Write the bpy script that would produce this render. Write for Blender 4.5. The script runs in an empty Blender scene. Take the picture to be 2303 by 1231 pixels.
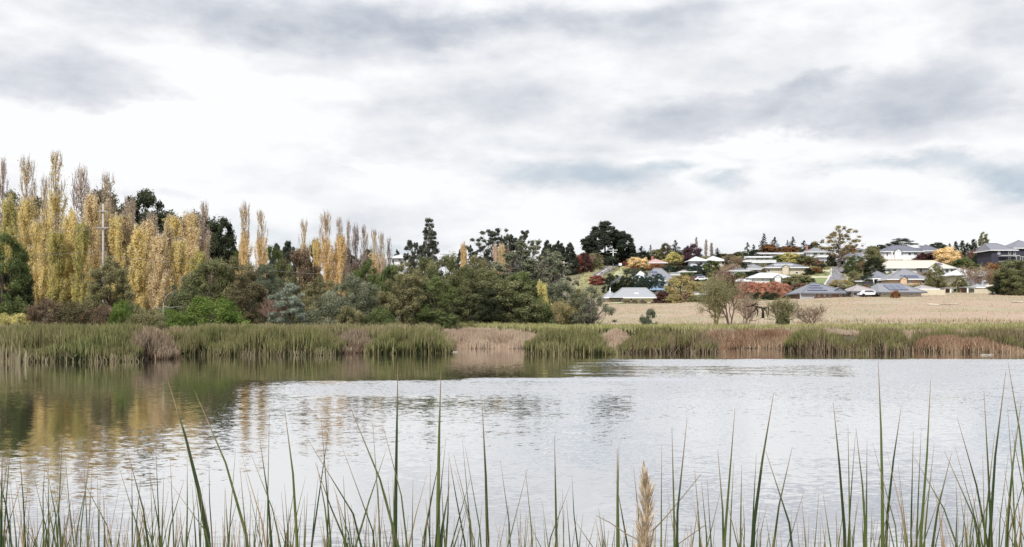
import bpy, math, random
import numpy as np
from math import sin, cos, pi, radians, sqrt, atan, atan2

F = 2240.0            # focal length in photo pixels
CX, HY, EYE = 1151.5, 725.0, 2.0
S = bpy.context.scene
COL = S.collection

# ------------------------------------------------------------------ camera
cam = bpy.data.cameras.new('camera'); cam_o = bpy.data.objects.new('camera', cam); COL.objects.link(cam_o)
cam.sensor_width = 36; cam.lens = 36 * F / 2303; cam.shift_y = (HY - 615.5) / 2303
cam.clip_start = 0.1; cam.clip_end = 6000
cam_o.location = (0, 0, EYE); cam_o.rotation_euler = (radians(90), 0, 0)
S.camera = cam_o
S.view_settings.view_transform = 'Standard'; S.view_settings.look = 'None'
S.view_settings.gamma = 1; S.view_settings.exposure = 0.0
S.cycles.max_bounces = 6; S.cycles.diffuse_bounces = 4; S.cycles.glossy_bounces = 3
S.cycles.transparent_max_bounces = 12; S.cycles.volume_bounces = 0
S.cycles.sample_clamp_indirect = 4

# ------------------------------------------------------------------ node helper
class NT:
    def __init__(s, tree): s.t = tree; s.n = tree.nodes; s.l = tree.links
    def node(s, typ, **kw):
        n = s.n.new(typ)
        for k, v in kw.items(): setattr(n, k, v)
        return n
    def put(s, sock, v):
        if isinstance(v, bpy.types.NodeSocket): s.l.new(v, sock)
        elif v is not None: sock.default_value = v
    def math(s, op, a, b=None, c=None, clamp=False):
        n = s.node('ShaderNodeMath', operation=op, use_clamp=clamp)
        s.put(n.inputs[0], a); s.put(n.inputs[1], b); s.put(n.inputs[2], c)
        return n.outputs[0]
    def vec(s, op, a, b=None, out=0):
        n = s.node('ShaderNodeVectorMath', operation=op)
        s.put(n.inputs[0], a)
        if op == 'SCALE': s.put(n.inputs['Scale'], b)
        else: s.put(n.inputs[1], b)
        return n.outputs[out]
    def mix(s, f, a, b):
        n = s.node('ShaderNodeMix', data_type='RGBA')
        s.put(n.inputs[0], f); s.put(n.inputs[6], a); s.put(n.inputs[7], b)
        return n.outputs[2]
    def rng(s, v, a, b, c=0.0, d=1.0, smooth=True):
        n = s.node('ShaderNodeMapRange', interpolation_type='SMOOTHSTEP' if smooth else 'LINEAR')
        for i, x in enumerate((v, a, b, c, d)): s.put(n.inputs[i], x)
        return n.outputs[0]
    def noise(s, vec, scale, detail=4, rough=0.55, dist=0.0, out=0):
        n = s.node('ShaderNodeTexNoise')
        s.put(n.inputs['Vector'], vec); s.put(n.inputs['Scale'], scale)
        n.inputs['Detail'].default_value = detail; n.inputs['Roughness'].default_value = rough
        n.inputs['Distortion'].default_value = dist
        return n.outputs[out]
    def comb(s, x, y, z):
        n = s.node('ShaderNodeCombineXYZ'); s.put(n.inputs[0], x); s.put(n.inputs[1], y); s.put(n.inputs[2], z)
        return n.outputs[0]
    def attr(s, name, out='Fac'):
        return s.node('ShaderNodeAttribute', attribute_name=name).outputs[out]

# ------------------------------------------------------------------ sun and sky
SUN_EL, SUN_AZ = radians(42), radians(205)      # from behind the left shoulder, through cloud
sl = bpy.data.lights.new('sun', 'SUN'); so = bpy.data.objects.new('sun', sl); COL.objects.link(so)
sl.energy = 3.6; sl.angle = radians(5); sl.color = (1.0, 0.95, 0.87)
so.rotation_euler = (radians(90) - SUN_EL, 0, -SUN_AZ + pi)
so.location = (0, 0, 100)
w = bpy.data.worlds.new('World'); S.world = w; w.use_nodes = True
T = NT(w.node_tree); T.n.clear()
w.cycles.sampling_method = 'MANUAL'; w.cycles.sample_map_resolution = 512
sky = T.node('ShaderNodeTexSky', sky_type='NISHITA'); sky.sun_disc = False
sky.sun_elevation = SUN_EL; sky.sun_rotation = SUN_AZ; sky.air_density = 1.2; sky.dust_density = 1.5
tc = T.node('ShaderNodeTexCoord').outputs['Generated']
sp = T.node('ShaderNodeSeparateXYZ'); T.put(sp.inputs[0], tc)
az = T.math('ARCTAN2', sp.outputs[0], sp.outputs[1])
el = T.math('ARCSINE', sp.outputs[2])
n0 = T.node('ShaderNodeVectorMath', operation='MULTIPLY'); T.put(n0.inputs[0], tc); n0.inputs[1].default_value = (3.0, 3.0, 7.0)
wn = T.noise(n0.outputs[0], 2.4, 8, 0.60, 0.0, out=1)
warp = T.vec('MULTIPLY', T.vec('SUBTRACT', wn, (0.5, 0.5, 0.5)), (0.20, 0.085, 0))
P = T.vec('ADD', T.comb(az, el, 0.0), warp)
def skyblob(px, py, rx, ry, amt, soft=0.0):
    u = (px - CX) / F; v = (HY - py) / F
    a0 = atan(u); e0 = atan(v * cos(a0))
    d = T.vec('MULTIPLY', T.vec('SUBTRACT', P, (a0, e0, 0)), (F / rx, F / ry, 0))
    L = T.vec('LENGTH', d, out=1)
    return T.rng(L, 1.0, soft, 0.0, amt)
GREY = [(820,70,950,80,0.81,0), (960,45,875,52,0.33,0), (1500,30,650,52,0.43,0), (130,180,375,97,0.68,0),
        (60,100,375,78,0.30,0), (1900,245,700,80,0.76,0), (1500,240,425,71,0.33,0), (1850,195,412,36,0.33,0),
        (2230,90,187,221,0.40,0), (950,240,412,84,0.28,0), (1050,320,500,46,0.21,0), (2050,300,525,33,0.17,0),
        (420,430,212,23,0.23,0), (1290,395,375,62,0.40,0), (980,360,300,52,0.21,0), (1660,405,137,52,0.38,0),
        (2030,368,287,49,0.57,0), (2260,395,250,71,0.59,0), (1420,330,375,44,0.25,0), (1010,500,525,52,0.13,0),
        (1700,470,500,33,0.10,0), (2150,475,375,31,0.10,0),
        (1150,150,900,90,.22,0), (1300,250,800,80,.22,0), (700,10,1100,60,.35,0), (1750,60,600,80,.25,0)]
WHITE = [(300,280,560,90,.55,.1), (1600,380,130,60,.45,0), (1720,312,260,30,.5,0), (700,215,420,45,.35,0),
         (1040,105,300,32,.35,0), (1430,350,120,22,.2,0), (840,372,120,22,.35,0), (2200,425,300,18,.3,0)]
BLUE = [(1290,395,280,44,.55,.1), (2040,372,230,34,.85,.2), (2280,400,190,50,.8,.2), (1480,375,120,26,.7,.1),
        (1650,408,120,36,.55,.1), (620,540,420,40,.3,0), (1150,330,260,26,.2,0), (860,545,160,26,.4,0)]
def total(lst, sgn=1):
    acc = None
    for b in lst:
        g = skyblob(*b); acc = g if acc is None else T.math('ADD', acc, g)
    return acc
fb = T.noise(n0.outputs[0], 2.8, 9, 0.56, 0.0)
dark = T.math('SUBTRACT', total(GREY), total(WHITE))
dark = T.math('MULTIPLY', dark, T.rng(fb, 0.30, 0.70, 0.55, 1.3))
# away from the part above the lagoon the cover goes on as broken cloud
far = T.rng(T.math('ABSOLUTE', az), 0.50, 0.8)
hi = T.rng(el, 0.30, 0.45)
oth = T.math('MAXIMUM', far, hi)
n1 = T.noise(n0.outputs[0], 0.75, 6, 0.6)
dark = T.math('ADD', dark, T.math('MULTIPLY', oth, T.rng(n1, 0.42, 0.66, 0.0, 0.9)))
dark = T.math('ADD', dark, T.math('MULTIPLY', T.math('SUBTRACT', fb, 0.5), 1.2))
dark = T.math('MAXIMUM', T.math('ADD', dark, 0.06), 0.0)
dark = T.math('SUBTRACT', 1.0, T.math('POWER', 2.71828, T.math('MULTIPLY', dark, -1.15)))      # thick cloud deepens gently
fb2 = T.noise(n0.outputs[0], 6.5, 8, 0.62)
dark = T.math('ADD', dark, T.math('MULTIPLY', T.math('SUBTRACT', fb2, 0.5), T.math('MULTIPLY_ADD', dark, 0.75, 0.12)), clamp=True)
ccol = T.mix(dark, (0.985, 0.995, 1.01, 1), (0.44, 0.485, 0.575, 1))
bl = T.math('MULTIPLY', total(BLUE), T.rng(fb, 0.35, 0.65, 0.35, 1.15), clamp=True)
ccol = T.mix(T.math('MULTIPLY', bl, 0.95), ccol, (0.47, 0.585, 0.685, 1))
# overcast cover is brighter overhead than near the horizon
top = T.rng(el, 0.27, 0.60, 0.0, 1.0)
ccol = T.vec('MULTIPLY', ccol, T.mix(top, (1, 1, 1, 1), (1.42, 1.46, 1.56, 1)))
skyc = T.vec('SCALE', sky.outputs[0], 0.08)
fin = T.vec('ADD', T.vec('SCALE', ccol, T.math('SUBTRACT', 1.0, T.math('MULTIPLY', bl, 0.12))), T.vec('SCALE', skyc, T.math('MULTIPLY', bl, 0.12)))
bg = T.node('ShaderNodeBackground'); T.put(bg.inputs[0], fin); bg.inputs[1].default_value = 1.0
T.l.new(bg.outputs[0], T.node('ShaderNodeOutputWorld').inputs[0])

# ------------------------------------------------------------------ object helpers
def tag(o, label=None, cat=None, group=None, kind=None):
    if label: o['label'] = label
    if cat: o['category'] = cat
    if group: o['group'] = group
    if kind: o['kind'] = kind
    return o
def empty(name, loc, rz=0):
    o = bpy.data.objects.new(name, None); COL.objects.link(o); o.location = loc; o.rotation_euler = (0, 0, rz)
    o.empty_display_size = 0.3
    return o
def mesh_np(name, V, Q, mat=None, fattr=None, vattr=None, smooth=False):
    """V (n,3), Q (m,4) quads (or (m,3)) -> mesh data"""
    V = np.asarray(V, np.float32); Q = np.asarray(Q, np.int32); k = Q.shape[1]
    me = bpy.data.meshes.new(name)
    me.vertices.add(len(V)); me.vertices.foreach_set('co', V.ravel())
    me.loops.add(Q.size); me.loops.foreach_set('vertex_index', Q.ravel())
    me.polygons.add(len(Q)); me.polygons.foreach_set('loop_start', np.arange(0, Q.size, k, dtype=np.int32))
    me.polygons.foreach_set('loop_total', np.full(len(Q), k, np.int32))
    for nm, a in (fattr or {}).items():
        at = me.attributes.new(nm, 'FLOAT', 'FACE'); at.data.foreach_set('value', np.asarray(a, np.float32))
    for nm, a in (vattr or {}).items():
        at = me.attributes.new(nm, 'FLOAT', 'POINT'); at.data.foreach_set('value', np.asarray(a, np.float32))
    me.update(calc_edges=True)
    if smooth: me.polygons.foreach_set('use_smooth', np.ones(len(Q), bool))
    if mat: me.materials.append(mat)
    return me
def link(name, me, parent=None, mat=None):
    o = bpy.data.objects.new(name, me); COL.objects.link(o)
    if parent: o.parent = parent
    if mat:
        o.material_slots[0].link = 'OBJECT'; o.material_slots[0].material = mat
    return o
class MB:
    """collects polygons of any size"""
    def __init__(s): s.v = []; s.f = []
    def poly(s, pts):
        b = len(s.v); s.v += [tuple(p) for p in pts]; s.f.append(tuple(range(b, b + len(pts))))
    def box(s, x0, x1, y0, y1, z0, z1):
        b = len(s.v)
        s.v += [(x0,y0,z0),(x1,y0,z0),(x1,y1,z0),(x0,y1,z0),(x0,y0,z1),(x1,y0,z1),(x1,y1,z1),(x0,y1,z1)]
        for q in ((0,3,2,1),(4,5,6,7),(0,1,5,4),(1,2,6,5),(2,3,7,6),(3,0,4,7)): s.f.append(tuple(b+i for i in q))
    def tube(s, pts, rad, n=6):
        pts = [np.array(p, float) for p in pts]; b = len(s.v)
        for i, p in enumerate(pts):
            d = pts[min(i+1, len(pts)-1)] - pts[max(i-1, 0)]; d /= np.linalg.norm(d) + 1e-9
            a = np.cross(d, (0, 1, 0.13)); a /= np.linalg.norm(a) + 1e-9; c = np.cross(d, a)
            r = rad[i] if hasattr(rad, '__len__') else rad
            for k in range(n): s.v.append(tuple(p + r * (cos(2*pi*k/n) * a + sin(2*pi*k/n) * c)))
        for i in range(len(pts)-1):
            for k in range(n):
                s.f.append((b+i*n+k, b+i*n+(k+1)%n, b+(i+1)*n+(k+1)%n, b+(i+1)*n+k))
        s.f.append(tuple(b+k for k in range(n))[::-1]); s.f.append(tuple(b+(len(pts)-1)*n+k for k in range(n)))
    def mesh(s, name, mat=None, smooth=False):
        me = bpy.data.meshes.new(name); me.from_pydata(s.v, [], s.f); me.update()
        if mat: me.materials.append(mat)
        if smooth: me.polygons.foreach_set('use_smooth', np.ones(len(me.polygons), bool))
        return me
    def build(s, name, mat, parent=None, smooth=False):
        return link(name, s.mesh(name, mat, smooth), parent)

# ------------------------------------------------------------------ materials
_M = {}
def solid(name, col, rough=0.7, var=0.15, nscale=1.5, spec=0.3, metal=0.0):
    if name in _M: return _M[name]
    m = bpy.data.materials.new(name); m.use_nodes = True; t = NT(m.node_tree); b = t.n['Principled BSDF']
    g = t.node('ShaderNodeNewGeometry').outputs['Position']
    nz = t.noise(g, nscale, 5, 0.65)
    c = t.mix(nz, tuple(x*(1-var*1.6) for x in col)+(1,), tuple(min(1, x*(1+var*1.3)) for x in col)+(1,))
    t.put(b.inputs['Base Color'], c); b.inputs['Roughness'].default_value = rough
    b.inputs['Specular IOR Level'].default_value = spec; b.inputs['Metallic'].default_value = metal
    _M[name] = m; return m
def leafmat(c1, c2, trans=0.3, nscale=0.5, spread=0.5):
    """leaves: two leaf colours in patches, and each leaf a little different"""
    key = ('leaf', c1, c2, trans, nscale, spread)
    if key in _M: return _M[key]
    m = bpy.data.materials.new('leaves'); m.use_nodes = True; t = NT(m.node_tree); t.n.clear()
    g = t.node('ShaderNodeNewGeometry').outputs['Position']
    nz = t.rng(t.noise(g, nscale, 4, 0.6), 0.38, 0.62)
    rv = t.attr('rv')
    f = t.math('ADD', t.math('MULTIPLY', nz, 0.65), t.math('MULTIPLY', rv, 0.35))
    col = t.mix(f, c1 + (1,), c2 + (1,))
    col = t.vec('SCALE', col, t.math('MULTIPLY_ADD', t.math('POWER', rv, 1.6), spread*1.5, 1 - spread*0.55))
    d = t.node('ShaderNodeBsdfDiffuse'); t.put(d.inputs[0], col)
    tr = t.node('ShaderNodeBsdfTranslucent'); t.put(tr.inputs[0], col)
    mx = t.node('ShaderNodeMixShader'); mx.inputs[0].default_value = trans
    t.l.new(d.outputs[0], mx.inputs[1]); t.l.new(tr.outputs[0], mx.inputs[2])
    t.l.new(mx.outputs[0], t.node('ShaderNodeOutputMaterial').inputs[0])
    _M[key] = m; return m
def blademat(lo, hi, alt, trans=0.16, vary=0.8, r0=.45, r1=.9):
    """blades: base colour, tip colour, and a third colour for some whole blades"""
    key = ('blade', lo, hi, alt, vary)
    if key in _M: return _M[key]
    m = bpy.data.materials.new('blades'); m.use_nodes = True; t = NT(m.node_tree); t.n.clear()
    rv, hv = t.attr('rv'), t.attr('hv')
    g = t.node('ShaderNodeNewGeometry').outputs['Position']
    c = t.mix(t.rng(hv, r0, r1), lo + (1,), hi + (1,))  # reed lo tones: old brown leaves plus painted-in shade of the bed's interior
    nz = t.noise(g, 0.35, 3, 0.6)
    c = t.mix(t.rng(t.math('ADD', t.math('MULTIPLY', rv, 0.45), nz), 0.62, 0.86), c, alt + (1,))
    c = t.vec('SCALE', c, t.math('MULTIPLY_ADD', t.math('FRACT', t.math('MULTIPLY', rv, 7.31)), vary, 1 - vary/2))
    d = t.node('ShaderNodeBsdfDiffuse'); t.put(d.inputs[0], c)
    tr = t.node('ShaderNodeBsdfTranslucent'); t.put(tr.inputs[0], c)
    mx = t.node('ShaderNodeMixShader'); mx.inputs[0].default_value = trans
    t.l.new(d.outputs[0], mx.inputs[1]); t.l.new(tr.outputs[0], mx.inputs[2])
    t.l.new(mx.outputs[0], t.node('ShaderNodeOutputMaterial').inputs[0])
    _M[key] = m; return m

# ------------------------------------------------------------------ terrain
def sstep(a, b, x):
    t = np.clip((x - a) / (b - a), 0, 1); return t * t * (3 - 2 * t)
SH_P = [-900, 330, 410, 960, 1010, 3200]; SH_Y = [49.5, 51.5, 63, 66, 76, 76]
def shore(px): return np.interp(px, SH_P, SH_Y)
RY = [0,110,150,200,250,275,300,340,380,440,500,560,700,1500,4000]
RZ = [0.55,1.0,3.6,6.4,9.0,10.4,13,19,25.0,31.2,33.2,33,29,15,10]
LZ = [0.55,1.2,2.4,4.6,6.8,8.0,9.2,11,13,16,19,21,20,14,10]
def ground(X, Y):
    X = np.asarray(X, float); Y = np.asarray(Y, float)
    px = CX + F * X / np.maximum(Y, 12.0)
    zr = np.interp(Y, RY, RZ); zl = np.interp(Y, RY, LZ)
    k = 0.74 + 0.26 * sstep(1400, 2080, px)
    k = k + (1 - k) * sstep(270, 350, Y)
    zr = zr * np.where(Y > 105, k, 1)
    m = sstep(940, 1330, px)
    z = zl * (1 - m) + zr * m
    z = z + 0.5 * np.sin(X * 0.045 + 1.3) * np.sin(Y * 0.05) * sstep(120, 220, Y) + 0.05 * np.sin(X * 1.3) * np.sin(Y * 1.1)
    ys = shore(px)
    f = sstep(ys - 1.5, ys + 4, Y)                 # far shore
    nb = 1 - sstep(0.5, 5.5, Y)                    # near bank
    z = np.where(Y < 30, -1.4 + (0.45 + 1.4) * nb, -1.4 + (z + 1.4) * f)
    side = sstep(1.6, 2.6, np.abs(X) / (np.maximum(Y, 0) + 40)) * (Y < 90)
    return z * (1 - side) + np.maximum(z, 0.9) * side
def gz(X, Y): return float(ground(X, Y))
def hit(px, py, y0=112.0):
    """depth at which the sight line over (px, py) meets the hill"""
    Ys = np.arange(y0, 620, 0.5); Z = ground((px - CX) / F * Ys, Ys)
    pyg = HY - (Z - EYE) / Ys * F
    i = np.argmax(pyg <= py)
    if pyg[i] > py: i = int(np.argmin(pyg))
    return float(Ys[i])
def at(px, Y): return (px - CX) / F * Y
def zat(py, Y): return EYE + (HY - py) / F * Y

# ground sheet
ys_ = np.concatenate([np.linspace(-60, 0, 7), np.linspace(1, 45, 30), np.linspace(46, 130, 85), np.linspace(132, 520, 170), np.geomspace(530, 4000, 40)])
us_ = np.concatenate([np.linspace(-4, -0.75, 30), np.linspace(-0.73, 0.73, 260), np.linspace(0.75, 4, 30)])
YY, UU = np.meshgrid(ys_, us_, indexing='ij')
XX = UU * (np.maximum(YY, 0) + 14)
ZZ = ground(XX, YY)
PXg = CX + F * XX / np.maximum(YY, 12)
nu = len(us_)
idx = np.arange(len(ys_) * nu).reshape(len(ys_), nu)
Qg = np.stack([idx[:-1,:-1], idx[:-1,1:], idx[1:,1:], idx[1:,:-1]], -1).reshape(-1, 4)
fieldm = sstep(1180, 1380, PXg) * sstep(108, 118, YY)
hillm = sstep(262, 300, YY) * sstep(1180, 1380, PXg)
gm = bpy.data.materials.new('ground_soil'); gm.use_nodes = True; t = NT(gm.node_tree); b = t.n['Principled BSDF']
g = t.node('ShaderNodeNewGeometry').outputs['Position']
big = t.noise(t.vec('MULTIPLY', g, (0.6, 1.6, 0)), 0.035, 5, 0.6); med = t.noise(g, 0.4, 6, 0.7); fine = t.noise(g, 3.0, 5, 0.7)
dry = t.mix(t.rng(big, 0.44, 0.56), (0.36, 0.285, 0.21, 1), (0.27, 0.25, 0.145, 1))
dry = t.mix(t.rng(med, 0.40, 0.70), dry, (0.43, 0.29, 0.225, 1))
dry = t.mix(t.rng(t.noise(t.vec('MULTIPLY', g, (1, .35, 1)), .12, 6, .7), .45, .7), dry, (0.34, 0.31, 0.21, 1))
dry = t.mix(t.rng(fine, 0.5, 0.9), dry, (0.34, 0.28, 0.21, 1))
mud = t.mix(fine, (0.05, 0.045, 0.03, 1), (0.11, 0.10, 0.06, 1))
hill = t.mix(t.rng(med, 0.35, 0.65), (0.10, 0.11, 0.055, 1), (0.22, 0.20, 0.12, 1))
c = t.mix(t.attr('field'), mud, dry); c = t.mix(t.attr('hill'), c, hill)
t.put(b.inputs['Base Color'], c); b.inputs['Roughness'].default_value = 0.95; b.inputs['Specular IOR Level'].default_value = 0.1
me = mesh_np('ground', np.stack([XX, YY, ZZ], -1).reshape(-1, 3), Qg, gm, vattr={'field': fieldm.ravel(), 'hill': hillm.ravel()}, smooth=True)
tag(link('ground', me), 'tan and olive ground rising from the far bank to the hill', None, None, 'structure')

# ------------------------------------------------------------------ water
wy = np.concatenate([np.linspace(-2, 8, 8), F * EYE / np.linspace(500, 52, 150)])
wu = np.linspace(-1.5, 1.5, 300)
WY, WU = np.meshgrid(wy, wu, indexing='ij'); WX = WU * (np.maximum(WY, 0) + 6)
rp_px = CX + F * WX / np.maximum(WY, 6); D = WY
rngw = np.random.RandomState(5)
def wob(x, y, k, a):  # smooth wander of the patch edges
    return a * (np.sin(x*0.021*k+1.7) * np.cos(y*0.13*k+0.4) + 0.6*np.sin(x*0.057*k+y*0.31*k))
pw = rp_px + wob(WX*8, WY, 1.0, 35); dw = D + wob(WX*6, WY*0.5, 0.8, 0.35)
def band(y_near, y_far, soft, d=None):
    d = dw if d is None else d
    return sstep(y_near - soft, y_near + soft, d) * (1 - sstep(y_far - soft, y_far + soft, d))
Yp = lambda py: F * EYE / (py - HY)
# open ripple: grows to the right and towards the viewer; calm under the left trees
edge = np.interp(D, [Yp(1231), Yp(1100), Yp(1010), Yp(940), Yp(880), Yp(858), Yp(850)], [-900, -500, 60, 430, 520, 640, 1500])
open_ = sstep(edge - 180, edge + 240, pw) * (1 - band(Yp(856), 90, 0.8))
rip = 0.019 + (0.014 + 0.060 * sstep(15, 40, D)) * open_
rightbank = sstep(1250, 1560, pw + 60*np.sin(WY*2.3+WX*.2)) * band(Yp(858), Yp(808.5), 0.35, D)
rip = rip + 0.085 * rightbank
calm = sstep(1300, 1420, pw) * (1 - sstep(1860, 1980, pw)) * band(Yp(848), Yp(823), 0.7, D + wob(WX*12, WY, 1, .5))
rip = rip * (1 - 0.74 * calm * (.72 + .28*np.sin(WX*1.3+WY*2.1)*np.sin(WX*.47)))
calm2 = sstep(660, 860, pw) * (1 - sstep(1100, 1290, pw)) * band(Yp(925), Yp(890), 2.2)
rip = rip * (1 - 0.36 * calm2)
calm3 = sstep(1290, 1365, pw) * (1 - sstep(1380, 1450, pw)) * band(Yp(935), Yp(892), 2.0)
rip = rip * (1 - 0.40 * calm3)
streak = sstep(600, 680, pw) * (1 - sstep(1330, 1400, pw)) * band(Yp(888), Yp(866), 0.7)
rip = rip + 0.05 * streak
wake = sstep(1035, 1080, rp_px) * (1 - sstep(1500, 1640, rp_px)) * band(Yp(857), Yp(850), 0.25, D + wob(WX*9, WY, 1, .15))
rip = rip + 0.10 * wake
near = 1 - sstep(8, 19, D)
rip = rip + 0.002 * near
iw = np.arange(len(wy)*len(wu)).reshape(len(wy), len(wu))
Qw = np.stack([iw[:-1,:-1], iw[:-1,1:], iw[1:,1:], iw[1:,:-1]], -1).reshape(-1, 4)
wm = bpy.data.materials.new('lagoon_water'); wm.use_nodes = True; t = NT(wm.node_tree); t.n.clear()
g = t.node('ShaderNodeNewGeometry').outputs['Position']
amp = t.attr('rip')
gs = t.vec('MULTIPLY', g, (0.55, 1.0, 1.0))
a = t.vec('SUBTRACT', t.noise(gs, 13.0, 3, 0.65, 0.3, out=1), (0.5, 0.5, 0.5))
b2 = t.vec('SUBTRACT', t.noise(gs, 3.2, 2, 0.5, 0.2, out=1), (0.5, 0.5, 0.5))
gust = t.rng(t.noise(t.vec('MULTIPLY', g, (0.25, 1.0, 1)), 0.22, 3, 0.55), 0.3, 0.7, 0.75, 1.25)
s_ = t.vec('ADD', t.vec('SCALE', a, 4.0), t.vec('SCALE', b2, 1.2))
s_ = t.vec('SCALE', s_, t.math('MULTIPLY', amp, gust))
s_ = t.vec('MULTIPLY', s_, (0.8, 1.0, 0.0))
# faces turned to the open water by the breeze: the backs of ripples are hidden at this low angle
s_ = t.vec('ADD', s_, t.comb(0.0, t.math('MULTIPLY', t.math('SUBTRACT', amp, 0.02), -0.95), 0.0))
nrm = t.vec('NORMALIZE', t.vec('ADD', s_, (0, 0, 1)))
gl = t.node('ShaderNodeBsdfGlossy'); t.put(gl.inputs['Normal'], nrm)
gl.inputs['Color'].default_value = (0.99, 0.99, 1.0, 1); gl.inputs['Roughness'].default_value = 0.03
df = t.node('ShaderNodeBsdfDiffuse'); df.inputs[0].default_value = (0.078, 0.074, 0.048, 1)
fr = t.node('ShaderNodeFresnel'); fr.inputs['IOR'].default_value = 1.33; t.put(fr.inputs['Normal'], nrm)
fac = t.math('POWER', fr.outputs[0], 0.20, clamp=True)
mx = t.node('ShaderNodeMixShader'); t.put(mx.inputs[0], fac)
t.l.new(df.outputs[0], mx.inputs[1]); t.l.new(gl.outputs[0], mx.inputs[2])
t.l.new(mx.outputs[0], t.node('ShaderNodeOutputMaterial').inputs[0])
me = mesh_np('water', np.stack([WX, WY, np.zeros_like(WX)], -1).reshape(-1, 3), Qw, wm, vattr={'rip': rip.ravel()}, smooth=True)
tag(link('water', me), 'lagoon water, calm below the trees and rippled in the open', None, None, 'structure')

# ------------------------------------------------------------------ foliage builders
def unit(v): return v / (np.linalg.norm(v, axis=-1, keepdims=True) + 1e-9)
def leaf_quads(pos, nrm, size, aspect, rng, tang=None):
    """diamond leaves at pos facing nrm"""
    n = len(pos); nrm = unit(nrm)
    if tang is None: tang = rng.normal(size=(n, 3))
    tg = unit(tang - nrm * np.sum(tang * nrm, 1, keepdims=True)); bt = np.cross(nrm, tg)
    s = (size * rng.uniform(0.6, 1.35, (n, 1)))
    V = np.empty((n, 4, 3)); V[:,0] = pos - tg*s; V[:,1] = pos + bt*s*aspect; V[:,2] = pos + tg*s; V[:,3] = pos - bt*s*aspect
    return V.reshape(-1, 3)
def quads(n): return np.arange(n*4).reshape(-1, 4)
def crown_mesh(name, C, R, npc, size, aspect, rng, up=0.4, flat=1.0, shell=0.5, zdir=0.0, vsize=1.0):
    """C clump centres, R clump radii"""
    K = len(C); per = np.maximum((npc * (R / R.mean())**2).astype(int), 3)
    ci = np.repeat(np.arange(K), per); n = len(ci)
    d = unit(rng.normal(size=(n, 3)))
    rr = R[ci][:, None] * np.abs(rng.normal(0.30 + 0.6*shell, 0.24, (n, 1)))
    off = d * rr; off[:, 2] *= flat
    pos = C[ci] + off
    nr = d + np.array((0, 0, up)) + 0.55 * rng.normal(size=(n, 3))
    tg = None
    if zdir > 0: tg = rng.normal(size=(n, 3)) * (1 - zdir) + np.array((0, 0, 1.0)) * zdir
    V = leaf_quads(pos, nr, size, aspect, rng, tg)
    cr = rng.uniform(0, 1, K)                     # whole sprays differ as well as single leaves
    rv = np.clip(0.55 * rng.uniform(0, 1, n) + 0.45 * cr[ci], 0, 1)
    return mesh_np(name, V, quads(n), _default, fattr={'rv': rv})
_default = leafmat((0.08, 0.09, 0.04), (0.10, 0.10, 0.05))
def env_points(rng, K, f, H, W, inner=0.55, lobes=0.22):
    t = rng.uniform(0.0, 1, K*3); th = rng.uniform(0, 2*pi, K*3)
    keep = rng.uniform(0, 1, K*3) < np.array([f(x) for x in t]) + 0.08
    t, th = t[keep][:K], th[keep][:K]
    ph = rng.uniform(0, 6, 4)
    lob = 1 + lobes * np.sin(2*th + ph[0] + 5*t) + lobes * 0.7 * np.sin(5*th + ph[1] - 9*t) 
    r = np.array([f(x) for x in t]) * W/2 * lob * (inner + (1-inner) * np.sqrt(rng.uniform(0, 1, len(t))))
    return np.stack([r*np.cos(th), r*np.sin(th), t*H], 1)

def limb_mb(mb, rng, p0, p1, r0, r1, n=5, seg=4, bow=0.15):
    p0 = np.array(p0, float); p1 = np.array(p1, float); L = np.linalg.norm(p1-p0)
    o = rng.normal(size=3) * L * bow * 0.4; o[2] = abs(o[2]) * 0.3
    pts = [p0 + (p1-p0)*s + o*sin(pi*s) for s in np.linspace(0, 1, seg+1)]
    mb.tube(pts, list(np.linspace(r0, r1, seg+1)), n)
    return pts
BARK = {'brown': solid('bark_brown', (0.11, 0.085, 0.065)), 'pale': solid('bark_pale', (0.42, 0.38, 0.33)),
        'grey': solid('bark_grey', (0.20, 0.17, 0.15)), 'twig': solid('bark_twig', (0.30, 0.24, 0.21)),
        'pink': solid('twig_pink', (0.30, 0.20, 0.16)), 'olive': solid('twig_olive', (0.24, 0.20, 0.10))}

def p_broad(seed, H=9.0, W=8.0, K=130, npc=300, size=0.11, low=0.0, f=None, bark='brown', flat=0.8, cr=0.105, trunks=1, name='crown', up=0.4, asp=0.5):
    rng = np.random.RandomState(seed)
    f = f or (lambda t: max(0.0, (0.72 + 0.9*t - 1.62*t*t*t))**0.75 if t < 1 else 0)
    C = env_points(rng, K, f, H*(1-low), W*0.86)
    C[:, 2] = C[:, 2] * 0.93 + low*H
    R = rng.uniform(0.65, 1.35, len(C)) * W * cr
    C[:, 2] = np.maximum(C[:, 2], R*0.5)
    me = crown_mesh(name, C, R, npc, size, asp, rng, up=up, flat=flat)
    mb = MB()
    for k in range(trunks):
        bx = (0, 0, -0.4) if trunks == 1 else tuple(rng.uniform(-0.12, 0.12, 2)*W) + (-0.4,)
        tp = (bx[0]*1.6 + rng.uniform(-.4,.4), bx[1]*1.6, H*0.72)
        pts = limb_mb(mb, rng, bx, tp, 0.022*H/sqrt(trunks), 0.006*H, 7, 6, 0.08)
        for i in rng.choice(len(C), min(14, len(C)), False):
            q = pts[min(5, max(1, int(C[i][2] / H * 6) - 1))]
            if C[i][2] > q[2]: limb_mb(mb, rng, q, C[i], 0.008*H, 0.0025*H, 4, 3)
    return dict(H=H, W=W, crown=me, trunk=mb.mesh('trunk', BARK[bark], True))

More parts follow.
